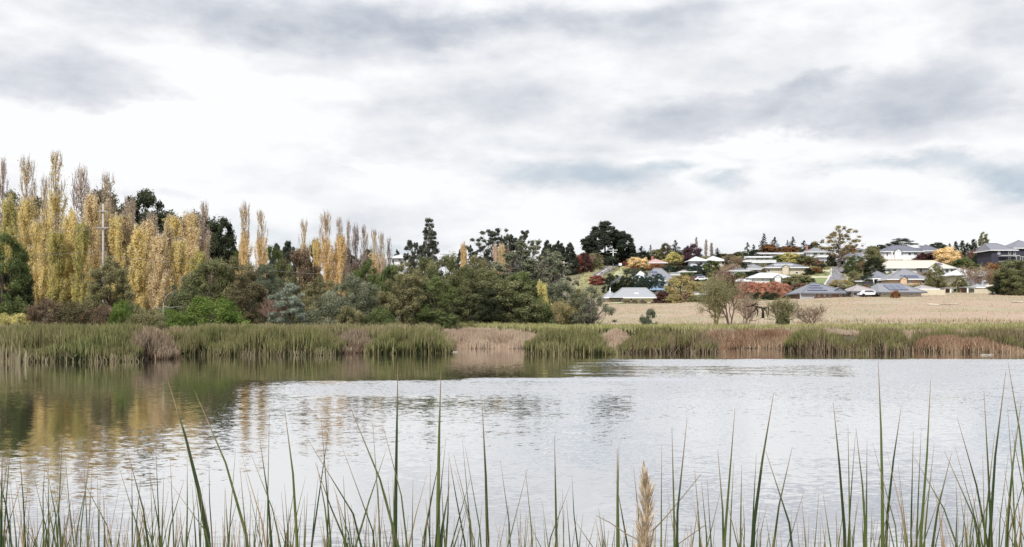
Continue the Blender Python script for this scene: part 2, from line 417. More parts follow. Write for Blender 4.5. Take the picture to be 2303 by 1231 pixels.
def p_poplar(seed, bare=0.15, H=20.0, W=3.3, thin=1.0, size=0.13):
    """columnar tree; leaves thin out above 1-bare of its height, where upright twigs stand free"""
    rng = np.random.RandomState(seed); mb = MB()
    mb.tube([(0,0,-.5), (0.05,0,H*.3), (-.06,.04,H*.65), (0.03,0,H*.97)], [0.30, 0.22, 0.12, 0.03], 7)
    pos = []; tv = []
    nb = 95
    hs = np.sort(rng.uniform(0.03, 0.94, nb))
    Lw = W/2
    for h in hs:
        th = rng.uniform(0, 2*pi)
        prof = Lw * min(1.0, 0.55 + h*2.2) * (1 - max(0, h-0.45)/0.55*0.55)
        L = rng.uniform(0.10, 0.2) * H * (1 - 0.45*h)
        ex = prof * rng.uniform(0.3, 1.25)
        p0 = np.array((0, 0, h*H)); pm = p0 + (cos(th)*ex*.75, sin(th)*ex*.75, L*.4); p1 = p0 + (cos(th)*ex, sin(th)*ex, L)
        if p1[2] > H*1.0: p1[2] = H*rng.uniform(.93, 1.0)
        mb.tube([p0, pm, p1], [0.05, 0.035, 0.012], 3)
        for k in range(9):                      # side shoots, all pointing up
            s = rng.uniform(0.3, 1); q = (pm + (p1-pm)*(s-.3)/.7); l = rng.uniform(0.5, 1.5)
            e = q + np.array((rng.normal()*0.16, rng.normal()*0.16, l))
            tv.append((q, e))
        lv = 1.0
        nleaf = int(250 * thin)
        s = rng.uniform(0.15, 1.15, nleaf)
        Q = np.where((s < 0.5)[:, None], p0 + (pm-p0)*(s*2)[:, None], pm + (p1-pm)*((s-.5)*2)[:, None])
        Q = Q + rng.normal(size=(nleaf, 3)) * np.array((0.17, 0.17, 0.42))
        pz = Q[:, 2]/H
        keep = rng.uniform(0, 1, nleaf) < np.clip((1 - bare - pz)/0.13 + 0.5, 0.10, 1)
        pos.append(Q[keep])
    for q, e in tv:
        mb.tube([q, e], [0.022, 0.012], 3)
    pos = np.concatenate(pos); n = len(pos)
    out = pos * np.array((1, 1, 0)); 
    nr = unit(out) + 0.8*rng.normal(size=(n, 3)) + (0, 0, .2)
    V = leaf_quads(pos, nr, size, 0.45, rng, rng.normal(size=(n, 3))*.5 + (0, 0, 1.0))
    rv = rng.uniform(0, 1, n); hv = pos[:, 2]/H
    return dict(H=H, W=W, crown=mesh_np('crown', V, quads(n), _default, fattr={'rv': rv}), trunk=mb.mesh('trunk', BARK['twig']))

def p_conifer(seed, H=9.0, W=4.5, whorls=22, size=0.13, droop=0.15, dens=1.0, power=0.9):
    rng = np.random.RandomState(seed); mb = MB()
    mb.tube([(0,0,-.5), (0,0,H*.5), (0,0,H*.99)], [0.02*H, 0.011*H, 0.004*H], 6)
    C = []; R = []
    for i in range(whorls):
        t = (i + 0.5)/whorls; r = W/2 * (1-t)**power * rng.uniform(0.75, 1.15) + 0.02*W
        m = max(3, int(11*(1-t)) )
        for k in range(m):
            th = rng.uniform(0, 2*pi); rr = r*rng.uniform(.75, 1.1)
            e = np.array((cos(th)*rr, sin(th)*rr, t*H*0.97 - droop*rr))
            if k % 2 == 0: mb.tube([(0, 0, t*H), e], [0.006*H*(1-t)+.01, 0.01], 3)
            for s in (0.35, 0.65, 0.92):
                C.append(np.array((0, 0, t*H))*(1-s) + e*s + (0, 0, -.02)); R.append((0.035 + 0.03*(1-t))*W*1.15)
    C = np.array(C); R = np.array(R)
    return dict(H=H, W=W, crown=crown_mesh('crown', C, R, int(48*dens), size, 0.35, rng, up=0.2, flat=0.6, shell=.2), trunk=mb.mesh('trunk', BARK['brown']))

def p_gum(seed, H=16.0, W=10.0, K=46, npc=170, size=0.2, low=0.3, bark='grey', f=None, cr=0.085):
    """open crown: limbs forking to separate leaf clumps with sky between"""
    rng = np.random.RandomState(seed); mb = MB()
    f = f or (lambda t: 0.55 + 0.5*sin(pi*min(1, t*1.05)))
    C = env_points(rng, K, f, H*(1-low), W*0.85, 0.35, 0.3); C[:, 2] = C[:, 2]*0.94 + low*H
    R = rng.uniform(0.6, 1.4, len(C)) * W * cr
    tp = [(0,0,-.5), (0.02*W, 0, H*.25), (-0.03*W, 0.02*W, H*.5), (0.02*W, 0, H*.8)]
    mb.tube(tp, [0.02*H, 0.016*H, 0.011*H, 0.004*H], 7)
    for c in C:
        h = min(max(c[2] - rng.uniform(.12,.3)*H, 0.12*H), 0.78*H)
        x = np.interp(h, [0, H*.25, H*.5, H*.8], [0, .02*W, -.03*W, .02*W])
        mid = np.array((x + c[0]*.6, c[1]*.6, h + (c[2]-h)*.5))
        mb.tube([(x, 0, h), mid, c], [0.0045*H, 0.003*H, 0.001*H], 4)
    return dict(H=H, W=W, crown=crown_mesh('crown', C, R, npc, size, 0.4, rng, up=.7, flat=0.62, shell=.3), trunk=mb.mesh('trunk', BARK[bark], True))

def p_bare(seed, H=8.0, W=7.0, spread=0.62, leaves=0, size=0.12, bark='pink', stems=3, depth=5, weep=0.0, tw=0.018):
    """leafless tree: forks down to fine twigs; the twigs are its crown"""
    rng = np.random.RandomState(seed); mb = MB(); tw_ = MB(); tips = []
    def grow(p, d, L, r, k):
        e = p + d*L; mid = (p+e)/2 + rng.normal(size=3)*L*0.06
        (mb if k < 3 else tw_).tube([p, mid, e], [r, r*.85, r*.68], 5 if k < 3 else 3)
        if k >= depth: tips.append(e); return
        for j in range(3 if k > 0 else 4):
            nd = d + rng.normal(size=3)*spread*np.array((1, 1, .6)) + np.array((0, 0, 0.22 - weep*k*0.22)); nd /= np.linalg.norm(nd)
            grow(e if j else mid, nd, L*rng.uniform(.62, .85), max(r*.6, tw), k+1)
    for s in range(stems):
        a = rng.uniform(0, 6.28); d = np.array((cos(a)*.3, sin(a)*.3, 1.0)); d /= np.linalg.norm(d)
        grow(np.array((cos(a)*.15, sin(a)*.15, -.3)), d, H*0.26, 0.018*H, 0)
    V = np.array(tw_.v); A = np.array(mb.v)
    zt = max(V[:, 2].max(), .1); xr = np.percentile(np.abs(V[:, :2]), 99)
    sc = np.array((W/2/xr, W/2/xr, H/zt)); 
    tw_.v = [tuple(v) for v in V*sc]; mb.v = [tuple(v) for v in A*sc]
    me = tw_.mesh('twigs', BARK[bark]); tk = mb.mesh('trunk', BARK[bark])
    res = dict(H=H, W=W, twigs=me, trunk=tk)
    if leaves:
        T_ = np.array(tips)*sc; ci = rng.randint(0, len(T_), leaves)
        pos = T_[ci] + rng.normal(size=(leaves, 3))*0.22*W/7
        res['crown'] = mesh_np('crown', leaf_quads(pos, rng.normal(size=(leaves, 3)) + (0,0,.5), size, .45, rng), quads(leaves), _default, fattr={'rv': rng.uniform(0, 1, leaves)})
    return res

dome = lambda t: sqrt(max(0, 1 - t*t))**0.8
egg = lambda t: max(0, sin(pi*min(1, 0.16 + 0.84*t)))**0.65
cone = lambda t: (1 - t)**0.7
column = lambda t: min(1, 0.6 + t*2)*(1 - max(0, t-.6)/.4*.8)
PR = {}
for i in range(5):
    PR['broad%d' % i] = p_broad(10+i)
for i in range(3):
    PR['tall%d' % i] = p_broad(30+i, H=11, W=7, K=140, npc=290, f=egg, size=0.10, cr=.10)
    PR['shrub%d' % i] = p_broad(40+i, H=3.4, W=5, K=70, npc=220, size=0.075, f=dome, cr=.12)
    PR['airy%d' % i] = p_broad(50+i, H=9, W=8, K=90, npc=150, size=0.10, cr=.09, low=.05, trunks=3, bark='grey', flat=.7)
    PR['gum%d' % i] = p_gum(60+i, K=170, npc=140, cr=.062)
    PR['gold%d' % i] = p_poplar(70+i, 0.02, size=.15)
    PR['goldbare%d' % i] = p_poplar(80+i, 0.24)
    PR['bare_poplar%d' % i] = p_poplar(90+i, 0.42, thin=0.55, W=2.6)
    PR['conifer%d' % i] = p_conifer(100+i)
    PR['mound%d' % i] = p_broad(110+i, H=5, W=6, K=80, npc=170, size=0.15, f=dome, cr=.12, up=.6)
    PR['pine%d' % i] = p_broad(120+i, H=18, W=13, K=210, npc=240, size=0.25, f=egg, cr=.085, flat=.75, low=.02)
    PR['cypress%d' % i] = p_broad(130+i, H=9, W=2.4, K=60, npc=120, size=0.11, f=column, cr=.2, flat=1.4)
    PR['round%d' % i] = p_broad(140+i, H=2.0, W=2.2, K=40, npc=150, size=0.06, f=egg, cr=.15)
PR['bigdome0'] = p_broad(180, H=17, W=16, K=240, npc=260, size=.21, f=dome, cr=.075, flat=.8)
PR['bigdome1'] = p_broad(181, H=17, W=14, K=210, npc=260, size=.21, f=dome, cr=.08, flat=.8)
PR['strip0'] = p_poplar(150, 0.95, thin=0.2, W=1.5, H=12)
PR['umbrella0'] = p_gum(160, H=15, W=15, K=60, npc=260, size=.2, low=.45, f=dome, cr=.1, bark='brown')
PR['umbrella1'] = p_gum(161, H=15, W=15, K=60, npc=260, size=.2, low=.35, f=dome, cr=.1, bark='brown')
PR['oak0'] = p_gum(162, H=15, W=12, K=85, npc=120, size=.2, low=.2, f=egg, cr=.075, bark='grey')
PR['tallgum0'] = p_gum(163, H=20, W=12, K=190, npc=120, size=.24, low=.05, f=lambda t: 1.0-.75*t, cr=.062, bark='grey')
PR['willow0'] = p_bare(170, H=11, W=8, bark='olive', leaves=15000, weep=.55, size=.10, tw=.016)
PR['willow1'] = p_bare(171, H=11, W=8, bark='pink', leaves=7000, weep=.15, size=.10, tw=.018)
PR['twiggy0'] = p_bare(172, H=5, W=5, bark='pink', leaves=1500, size=.08, depth=5, tw=.014)
PR['twiggy1'] = p_bare(173, H=5, W=5, bark='olive', leaves=3500, size=.08, depth=5, tw=.014)
PR['silver0'] = p_broad(174, H=7, W=5.5, K=100, npc=200, size=0.13, f=egg, cr=.10, up=.8, asp=.28, flat=.6)
PR['silver1'] = p_broad(175, H=5, W=3.6, K=70, npc=170, size=0.12, f=cone, cr=.11, up=.8, asp=.28, flat=.6)

# leaf colours: (patch one, patch two)
LC = {
 'gold': ((0.84,0.70,0.34),(0.76,0.65,0.33)), 'goldpink': ((0.82,0.68,0.45),(0.80,0.67,0.40)), 'pinkgold': ((0.76,0.62,0.50),(0.72,0.60,0.44)),
 'yellowgreen': ((0.68,0.60,0.24),(0.52,0.48,0.20)), 'tan': ((0.66,0.53,0.35),(0.60,0.50,0.30)), 'golden': ((0.84,0.65,0.36),(0.78,0.62,0.35)),
 'olive': ((0.12,0.135,0.06),(0.25,0.245,0.125)), 'oliveb': ((0.17,0.165,0.08),(0.31,0.28,0.15)), 'green': ((0.09,0.12,0.045),(0.18,0.21,0.085)),
 'bright': ((0.11,0.17,0.04),(0.20,0.26,0.07)), 'dark': ((0.045,0.055,0.035),(0.08,0.09,0.05)), 'pine': ((0.045,0.058,0.045),(0.085,0.098,0.07)),
 'browngreen': ((0.11,0.10,0.05),(0.20,0.17,0.10)), 'greygreen': ((0.10,0.12,0.075),(0.19,0.21,0.14)), 'silver': ((0.23,0.265,0.20),(0.34,0.37,0.29)),
 'gum': ((0.17,0.19,0.12),(0.28,0.28,0.19)), 'darkgum': ((0.07,0.085,0.065),(0.13,0.14,0.10)), 'red': ((0.36,0.11,0.09),(0.28,0.10,0.08)),
 'redpink': ((0.58,0.27,0.21),(0.46,0.27,0.17)), 'maroon': ((0.10,0.05,0.048),(0.15,0.075,0.065)), 'purple': ((0.07,0.04,0.055),(0.11,0.06,0.07)),
 'rust': ((0.36,0.17,0.08),(0.27,0.16,0.08)), 'straw': ((0.48,0.38,0.18),(0.36,0.32,0.15)), 'khaki': ((0.27,0.25,0.13),(0.22,0.22,0.11)),
 'brown': ((0.17,0.12,0.08),(0.24,0.18,0.12)), 'pinkbrown': ((0.32,0.20,0.15),(0.26,0.17,0.12)), 'blueg': ((0.06,0.09,0.075),(0.09,0.13,0.10)),
 'yelloak': ((0.36,0.29,0.14),(0.26,0.21,0.10)),
}
_cnt = {}
def tree(name, cat, proto, px, top, wpx, Y, col, label, group=None, base=None):
    """one plant. Y is its distance; with Y None its foot is where the sight line (px, base) meets the hill"""
    if Y is None: Y = hit(px, base)
    if Y < 96 or (px > 700 and Y < 110):     # behind the reeds
        m = float(np.interp(px, [350, 400, 970, 1010], [65.5, 77, 79, 100])); Y = m - 3 if 'small silver' in label else m + max(0, Y-60)*(.35 if m > 90 else .6) + (2 if m > 90 else 0)
    X = at(px, Y); z0 = gz(X, Y) if base is None or Y < 112 else max(gz(X, Y) - .1, zat(base, Y) - .6)
    h = max(zat(top, Y) - z0, 0.3); wd = wpx / F * Y * (.98 if 'poplar' in name else 1.6 if proto == 'conifer' else .95 if name == 'pine_tree' and base else 1.22)
    keys = [k for k in PR if k.rstrip('0123456789') == proto]
    _cnt[proto] = _cnt.get(proto, -1) + 1
    p = PR[keys[_cnt[proto] % len(keys)]]
    r = empty(name, (X, Y, z0 - 0.05), (_cnt[proto] * 2.399) % 6.283)
    r.scale = (wd / p['W'], wd / p['W'], h / p['H'])
    tag(r, label, cat, group)
    link('trunk', p['trunk'], r)
    if 'twigs' in p: link('twigs', p['twigs'], r)
    if 'crown' in p:
        c1, c2 = LC[col]; link('crown', p['crown'], r, leafmat(c1, c2, .52, .5, .3) if 'poplar' in name else leafmat(c1, c2, .32, .5, .62))
    return r

# ------------------------------------------------------------------ trees: (name, category, build, px, top, width px, distance, colour, label, group[, foot py])
PG = 'poplars in the row behind the left bank'
PM = 'poplars in the smaller row left of centre'
SG = 'shrubs and small trees along the far bank'
BG = 'dark trees behind the poplars'
HG = 'trees and shrubs among the hillside houses'
KG = 'evergreens along the top of the hill'
FG_ = 'far trees on the low skyline'
ROWS = [
 # back poplars, left
 ('poplar_tree','poplar','bare_poplar',6,370,34,116,'pinkgold','leafless grey poplar cut by the left edge of the view',PG),
 ('poplar_tree','poplar','goldbare',60,365,50,114,'goldpink','poplar with bare twiggy top and pink gold leaves, left of the tallest poplar',PG),
 ('poplar_tree','poplar','goldbare',125,350,54,112,'gold','tallest poplar of all, golden with a bare twiggy top',PG),
 ('poplar_tree','poplar','bare_poplar',101,408,30,118,'pinkgold','thin bare poplar close against the left side of the tallest poplar',PG),
 ('poplar_tree','poplar','bare_poplar',183,380,50,114,'pinkgold','pale pink poplar with wide bare top, right of the tallest poplar',PG),
 ('poplar_tree','poplar','goldbare',241,398,50,116,'tan','brown gold poplar with bare spikes rising right behind the power pole',PG),
 ('poplar_tree','poplar','goldbare',292,452,48,113,'tan','tan poplar two to the right of the power pole',PG),
 ('poplar_tree','poplar','goldbare',344,484,46,111,'goldpink','short golden poplar below the wide crowned dark tree',PG),
 ('poplar_tree','poplar','gold',390,488,50,110,'gold','golden poplar at the left end of the dense gold block',PG),
 ('poplar_tree','poplar','gold',427,480,48,109,'goldpink','pink gold poplar in the middle of the dense gold block',PG),
 ('poplar_tree','poplar','goldbare',460,462,46,111,'pinkgold','poplar with a wispy bare tip at the right end of the gold block',PG),
 # front golden poplars, left
 ('poplar_tree','poplar','gold',22,440,46,104,'yellowgreen','yellow green poplar between the left edge and the pink gold poplar',PG),
 ('poplar_tree','poplar','gold',86,500,44,100,'gold','low golden poplar above the left end of the overhead wire',PG),
 ('poplar_tree','poplar','gold',128,520,46,100,'yellowgreen','yellow green poplar standing in front of the tallest poplar',PG),
 ('poplar_tree','poplar','gold',163,470,48,102,'gold','golden poplar in front of the pale pink poplar with the wide bare top',PG),
 ('poplar_tree','poplar','gold',205,440,48,101,'goldpink','golden poplar just left of the power pole',PG),
 ('poplar_tree','poplar','gold',262,486,46,100,'gold','golden poplar just right of the power pole',PG),
 ('poplar_tree','poplar','gold',312,505,48,98,'gold','bright golden poplar midway between the power pole and the gold block',PG),
 ('poplar_tree','poplar','gold',358,530,46,98,'goldpink','low pink gold poplar left of the white branched dead tree',PG),
 ('poplar_tree','poplar','gold',405,540,48,99,'gold','low golden poplar in front of the dense gold block',PG),
 ('poplar_tree','poplar','gold',445,560,44,99,'yellowgreen','lowest yellow green poplar at the foot of the dense gold block',PG),
 ('poplar_tree','poplar','gold',330,498,44,106,'goldpink','pink gold poplar under the gap in the wide crowned dark tree',PG),
 ('poplar_tree','poplar','gold',282,482,44,107,'tan','tan gold poplar right behind the bright golden one by the pole',PG),
 ('poplar_tree','poplar','gold',375,500,44,105,'tan','tan poplar at the left end of the gold block, a step behind',PG),
 ('poplar_tree','poplar','gold',60,450,46,107,'gold','golden poplar standing in front of the pink gold one with the bare top',PG),
 ('poplar_tree','poplar','gold',185,500,44,98,'yellowgreen','yellow green poplar left of the golden poplar by the power pole',PG),
 ('poplar_tree','poplar','gold',238,450,44,104,'tan','tan poplar directly behind the power pole',PG),
 # two standing free
 ('poplar_tree','poplar','goldbare',551,464,34,106,'golden','taller of the two orange gold poplars standing free',PM),
 ('poplar_tree','poplar','goldbare',588,480,32,105,'golden','shorter of the two orange gold poplars standing free',PM),
 ('poplar_tree','poplar','goldbare',684,500,32,125,'goldpink','lone pink gold poplar behind the brown pine, with two bare tips',PM),
 ('poplar_tree','poplar','goldbare',733,484,38,112,'golden','tallest golden poplar of the smaller row',PM),
 ('poplar_tree','poplar','gold',712,540,28,112,'gold','low golden poplar at the left end of the smaller row',PM),
 ('poplar_tree','poplar','gold',765,530,34,112,'golden','dense golden poplar right of the tallest one of the smaller row',PM),
 ('poplar_tree','poplar','bare_poplar',763,497,22,116,'pinkgold','first thin bare topped poplar of the smaller row',PM),
 ('poplar_tree','poplar','bare_poplar',783,503,22,116,'pinkgold','second thin bare topped poplar of the smaller row',PM),
 ('poplar_tree','poplar','bare_poplar',800,508,22,116,'pinkbrown','third thin bare topped poplar of the smaller row, pinkish grey',PM),
 ('poplar_tree','poplar','bare_poplar',819,514,24,116,'pinkgold','fourth thin bare topped poplar of the smaller row, above the dark green tree',PM),
 ('poplar_tree','poplar','goldbare',842,522,28,115,'goldpink','pink gold poplar second from the right of the smaller row',PM),
 ('poplar_tree','poplar','goldbare',858,528,24,115,'pinkgold','last poplar of the smaller row, beside the white roofed house',PM),
 ('poplar_tree','poplar','gold',1043,543,18,150,'golden','single short golden poplar alone among dark trees near the centre',PM),
 ('poplar_tree','poplar','gold',1114,553,18,140,'pinkgold','left of three small pinkish poplars below the dark skyline gums','small pinkish poplars near the centre'),
 ('poplar_tree','poplar','gold',1128,550,20,140,'goldpink','middle of three small pinkish poplars below the dark skyline gums','small pinkish poplars near the centre'),
 ('poplar_tree','poplar','gold',1143,555,18,140,'pinkbrown','right of three small pinkish poplars below the dark skyline gums','small pinkish poplars near the centre'),
 # dark ones behind, left
 ('broadleaf_tree','tree','bigdome',232,414,128,120,'browngreen','big brown green round tree behind the power pole',BG),
 ('umbrella_tree','tree','bigdome',318,412,150,120,'dark','dark wide crowned tree with sky showing under its crown',BG),
 ('broadleaf_tree','tree','umbrella',45,425,150,122,'oliveb','olive gum with open crown behind the pink gold poplar at the left',BG),
 ('broadleaf_tree','tree','broad',150,500,70,118,'dark','dark tree glimpsed between the golden poplars below the tallest one',BG),
 ('broadleaf_tree','tree','bigdome',438,468,128,118,'dark','dark tree whose top shows just above the dense gold block',BG),
 ('broadleaf_tree','tree','bigdome',494,478,96,118,'dark','big dark tree sloping down right of the dense gold block',BG),
 ('broadleaf_tree','tree','broad',533,545,70,118,'green','lower green tree at the foot of the sloping dark tree',BG),
 ('broadleaf_tree','tree','broad',612,540,60,130,'green','green tree between the two free gold poplars and the brown pine',BG),
 # front left bank
 ('broadleaf_tree','tree','tall',5,512,125,64,'green','large dark green tree filling the left edge above the reeds',SG),
 ('broadleaf_tree','tree','tall',38,560,70,66,'dark','darker green tree tucked behind the large tree of the left edge',SG),
 ('shrub','shrub','shrub',25,702,90,57,'yellowgreen','low yellow green shrub at the left edge, behind the reeds',SG),
 ('broadleaf_tree','tree','tall',248,562,105,75,'oliveb','dull olive tree hiding the middle of the power pole',SG),
 ('shrub','shrub','shrub',105,668,100,62,'brown','reddish brown shrub at the left end of the brown thicket',SG),
 ('shrub','shrub','shrub',170,676,100,62,'browngreen','middle shrub of the brown thicket left of the power pole',SG),
 ('shrub','shrub','shrub',228,682,80,63,'brown','right shrub of the brown thicket, at the foot of the power pole',SG),
 ('shrub','shrub','shrub',274,672,56,61,'bright','bright green shrub just right of the foot of the power pole',SG),
 ('shrub','shrub','shrub',330,692,80,60,'oliveb','low yellowish shrub under the golden poplars',SG),
 ('shrub','shrub','shrub',298,680,60,66,'olive','dull green shrub between the bright shrub and the yellowish one',SG),
 ('shrub','shrub','shrub',425,640,110,68,'olive','grey olive shrub right of the white dead branches',SG),
 ('shrub','shrub','shrub',378,694,80,60,'bright','small bright green shrub at the gap between the reed beds',SG),
 ('shrub','shrub','shrub',478,664,125,61,'bright','large bright green shrub, broadest on the far bank',SG),
 ('shrub','shrub','shrub',410,700,90,60,'green','low green shrub in front of the large bright green one',SG),
 ('broadleaf_tree','tree','broad',475,572,110,84,'olive','olive tree at the right foot of the gold block',SG),
 ('broadleaf_tree','tree','broad',530,565,90,86,'oliveb','olive tree below the taller free gold poplar',SG),
 ('broadleaf_tree','tree','broad',425,610,80,88,'greygreen','grey green tree low in front of the gold block',SG),
 ('broadleaf_tree','tree','tall',560,602,95,68,'browngreen','pointed brown green tree left of the silver wattle',SG),
 ('broadleaf_tree','tree','broad',598,580,64,74,'greygreen','grey green tree behind the pointed brown one',SG),
 ('broadleaf_tree','tree','broad',636,572,70,84,'olive','olive tree behind the silver wattle',SG),
 ('wattle_tree','tree','silver',650,630,82,64,'silver','silver green wattle with pale feathery leaves',SG),
 ('shrub','shrub','twiggy',612,650,60,66,'pinkbrown','dark bare twiggy shrub in the gap beside the silver wattle',SG),
 ('pine_tree','tree','broad',672,546,92,100,'brown','brown needled pine with layered crown behind the overhead wires',SG),
 ('broadleaf_tree','tree','broad',722,612,80,78,'oliveb','olive tree at the foot of the smaller poplar row',SG),
 ('shrub','shrub','shrub',738,655,100,65,'gum','grey olive shrub with many thin stems, right of the silver wattle',SG),
 ('shrub','shrub','shrub',786,686,66,63,'oliveb','low olive shrub between two many stemmed trees',SG),
 ('gum_tree','gum tree','broad',798,606,96,70,'gum','rounded gum with a fan of pale trunks showing',SG),
 ('broadleaf_tree','tree','tall',826,572,84,80,'green','dark green tree in front of the thin bare topped poplars',SG),
 ('shrub','shrub','shrub',856,688,70,62,'green','low green shrub right of the gum with the fan of trunks',SG),
 ('broadleaf_tree','tree','tall',912,578,92,68,'oliveb','tall olive tree below the white roofed house',SG),
 ('broadleaf_tree','tree','broad',880,582,74,76,'green','green tree on the left shoulder of the tall olive tree',SG),
 ('broadleaf_tree','tree','broad',962,566,84,84,'olive','olive tree right behind the tall olive tree',SG),
 ('broadleaf_tree','tree','broad',1008,560,88,88,'olive','olive tree left of the single short golden poplar',SG),
 ('broadleaf_tree','tree','tall',985,615,92,68,'green','dark olive tree left of the small silver wattle',SG),
 ('wattle_tree','tree','silver',1018,658,46,62,'silver','small silver wattle shaped like a cone, at the edge of the reeds',SG),
 ('broadleaf_tree','tree','broad',1075,562,96,86,'oliveb','olive tree right of the single short golden poplar',SG),
 ('broadleaf_tree','tree','tall',1046,588,90,74,'olive','brownish green tree above the small silver wattle',SG),
 ('broadleaf_tree','tree','broad',1104,590,120,76,'olive','broad olive tree in front of the three small pinkish poplars',SG),
 ('broadleaf_tree','tree','broad',1170,600,96,74,'green','green tree on the right shoulder of the bank woodland',SG),
 ('broadleaf_tree','tree','broad',1145,620,160,65,'olive','broad dark grey green tree at the right end of the bank woodland',SG),
 ('broadleaf_tree','tree','tall',1078,625,80,66,'dark','very dark tree right of the small silver wattle',SG),
 ('shrub','shrub','shrub',1205,668,72,63,'green','green shrub at the foot of the broad grey green tree',SG),
 ('shrub','shrub','round',1218,628,36,72,'yellowgreen','yellow green shrub on the right shoulder of the bank woodland',SG),
 ('gum_tree','gum tree','gum',1190,536,130,112,'gum','pale leaved gum behind the right end of the bank woodland',SG),
 ('gum_tree','gum tree','gum',1243,560,84,125,'gum','pale leaved gum beside the small red trees',SG),
 ('broadleaf_tree','tree','broad',1262,624,92,76,'gum','light olive tree left of the one with a white trunk',SG),
 ('gum_tree','gum tree','airy',1330,640,86,66,'gum','light olive gum with a white trunk, last of the bank woodland',SG),
 ('shrub','shrub','twiggy',1275,672,64,64,'straw','small straw coloured shrub left of the white trunked gum',SG),
 ('broadleaf_tree','tree','broad',1305,642,56,72,'oliveb','small olive tree between the straw coloured shrub and the white trunked gum',SG),
 # skyline left and centre
 ('pine_tree','pine tree','pine',622,542,34,380,'pine','low dark pine on the skyline above the second free gold poplar',FG_),
 ('pine_tree','pine tree','pine',648,536,40,380,'pine','dark skyline pine, tallest left of the brown needled pine',FG_),
 ('pine_tree','pine tree','pine',704,538,30,380,'pine','dark skyline pine just left of the smaller poplar row',FG_),
 ('pine_tree','pine tree','pine',770,550,60,380,'pine','dark skyline pine seen through the smaller poplar row',FG_),
 ('pine_tree','pine tree','pine',830,556,50,380,'pine','dark skyline pine behind the right end of the smaller poplar row',FG_),
 ('gum_tree','gum tree','tallgum',966,480,84,190,'darkgum','tall dark gum with ragged outline, highest tree near the centre',FG_),
 ('gum_tree','gum tree','gum',930,536,56,200,'darkgum','lower dark gum at the left foot of the tall ragged gum',FG_),
 ('pine_tree','pine tree','pine',893,558,28,330,'pine','dark skyline tree above the white roofed house',FG_),
 ('gum_tree','gum tree','bare_poplar',874,540,16,210,'darkgum','thin leafy sapling just right of the last poplar of the smaller row',FG_),
 ('pine_tree','pine tree','conifer',1058,548,36,260,'pine','dark conifer right of the single short golden poplar',FG_),
 ('pine_tree','pine tree','pine',1036,556,26,280,'pine','small dark tree left of the single short golden poplar',FG_),
 ('gum_tree','gum tree','gum',1108,510,90,190,'darkgum','dark skyline gum with wide domed crown above the three pinkish poplars',FG_),
 ('gum_tree','gum tree','gum',1168,512,60,190,'darkgum','dark skyline gum with flat open top, right of the wide domed one',FG_),
 ('gum_tree','gum tree','gum',1142,522,50,200,'darkgum','lower dark gum between the two skyline gums',FG_),
 ('pine_tree','pine tree','pine',1232,536,34,340,'pine','first dark tree of the low clump right of the skyline gums',FG_),
 ('pine_tree','pine tree','pine',1256,538,34,340,'pine','second dark tree of the low clump right of the skyline gums',FG_),
 ('pine_tree','pine tree','pine',1282,542,30,340,'pine','third dark tree of the low clump right of the skyline gums',FG_),
 ('broadleaf_tree','tree','broad',1288,564,36,None,'red','small red leaved tree right of the pale gum',HG,616),
 ('broadleaf_tree','tree','broad',1313,565,36,None,'maroon','dark red tree left of the grass slope',HG,612),
 ('broadleaf_tree','tree','broad',1338,566,34,None,'khaki','khaki round tree at the foot of the big dark pine',HG,606),
 ('broadleaf_tree','tree','twiggy',1325,567,26,None,'pinkbrown','bare pink twigged tree between the dark red and khaki trees',HG,608),
 # big pine
 ('pine_tree','pine tree','pine',1360,493,100,None,'pine','huge dark pine, biggest tree on the hill',HG,597),
 ('pine_tree','pine tree','pine',1402,517,72,None,'pine','right hand half as high pine joined to the huge dark pine',HG,594),
 ('pine_tree','pine tree','gum',1332,538,46,None,'darkgum','ragged dark tree on the left foot of the huge pine',HG,596),
 ('pine_tree','pine tree','conifer',1443,553,40,None,'blueg','bluish dark conifer right of the two light poles',HG,590),
]
H = lambda name, cat, b, px, top, w_, col, lab, base, grp=HG: ROWS.append((name, cat, b, px, top, w_, None, col, lab, grp, base))
H('broadleaf_tree','tree','mound',1435,576,48,'golden','orange gold round tree left of the red brick house',606)
H('broadleaf_tree','tree','mound',1404,588,18,'red','small bright red bush beside the white board at the road top',599)
H('shrub','shrub','mound',1343,619,32,'red','bright red dome shaped shrub below the road',640)
H('shrub','shrub','shrub',1422,603,44,'greygreen','grey green shrub on the bank right of the road',617)
H('shrub','shrub','round',1443,601,18,'dark','dark round bush above the big grey roof',613)
H('shrub','shrub','mound',1430,598,26,'rust','small rust shrub under the orange gold tree',608)
H('shrub','shrub','shrub',1473,593,50,'rust','long rust red shrub in front of the red brick house',607)
H('broadleaf_tree','tree','mound',1516,567,42,'yellowgreen','round yellow green tree right of the red brick house',598)
H('broadleaf_tree','tree','mound',1478,560,34,'khaki','khaki tree behind the red brick house roof',590)
H('broadleaf_tree','tree','broad',1497,544,30,'browngreen','brown and green tree on the skyline above the red brick house',590)
H('conifer_tree','conifer','conifer',1519,539,28,'pine','dark conifer right of the brown and green skyline tree',578,KG)
H('conifer_tree','conifer','conifer',1463,550,16,'pine','small dark conifer above the red brick house',584,KG)
H('shrub','shrub','mound',1525,588,50,'browngreen','brownish shrub under the round yellow green tree',602)
H('hedge_shrub','shrub','mound',1504,598,30,'blueg','left dark green shrub in the row above the yellow willow',612)
H('hedge_shrub','shrub','mound',1528,598,30,'dark','middle dark green shrub in the row above the yellow willow',614)
H('hedge_shrub','shrub','mound',1560,595,36,'blueg','tall dark green shrub right of the row above the yellow willow',616)
H('clipped_hedge','hedge','round',1537,612,20,'green','left of two clipped round hedges above the yellow willow',627)
H('clipped_hedge','hedge','round',1553,612,22,'green','right of two clipped round hedges above the yellow willow',627)
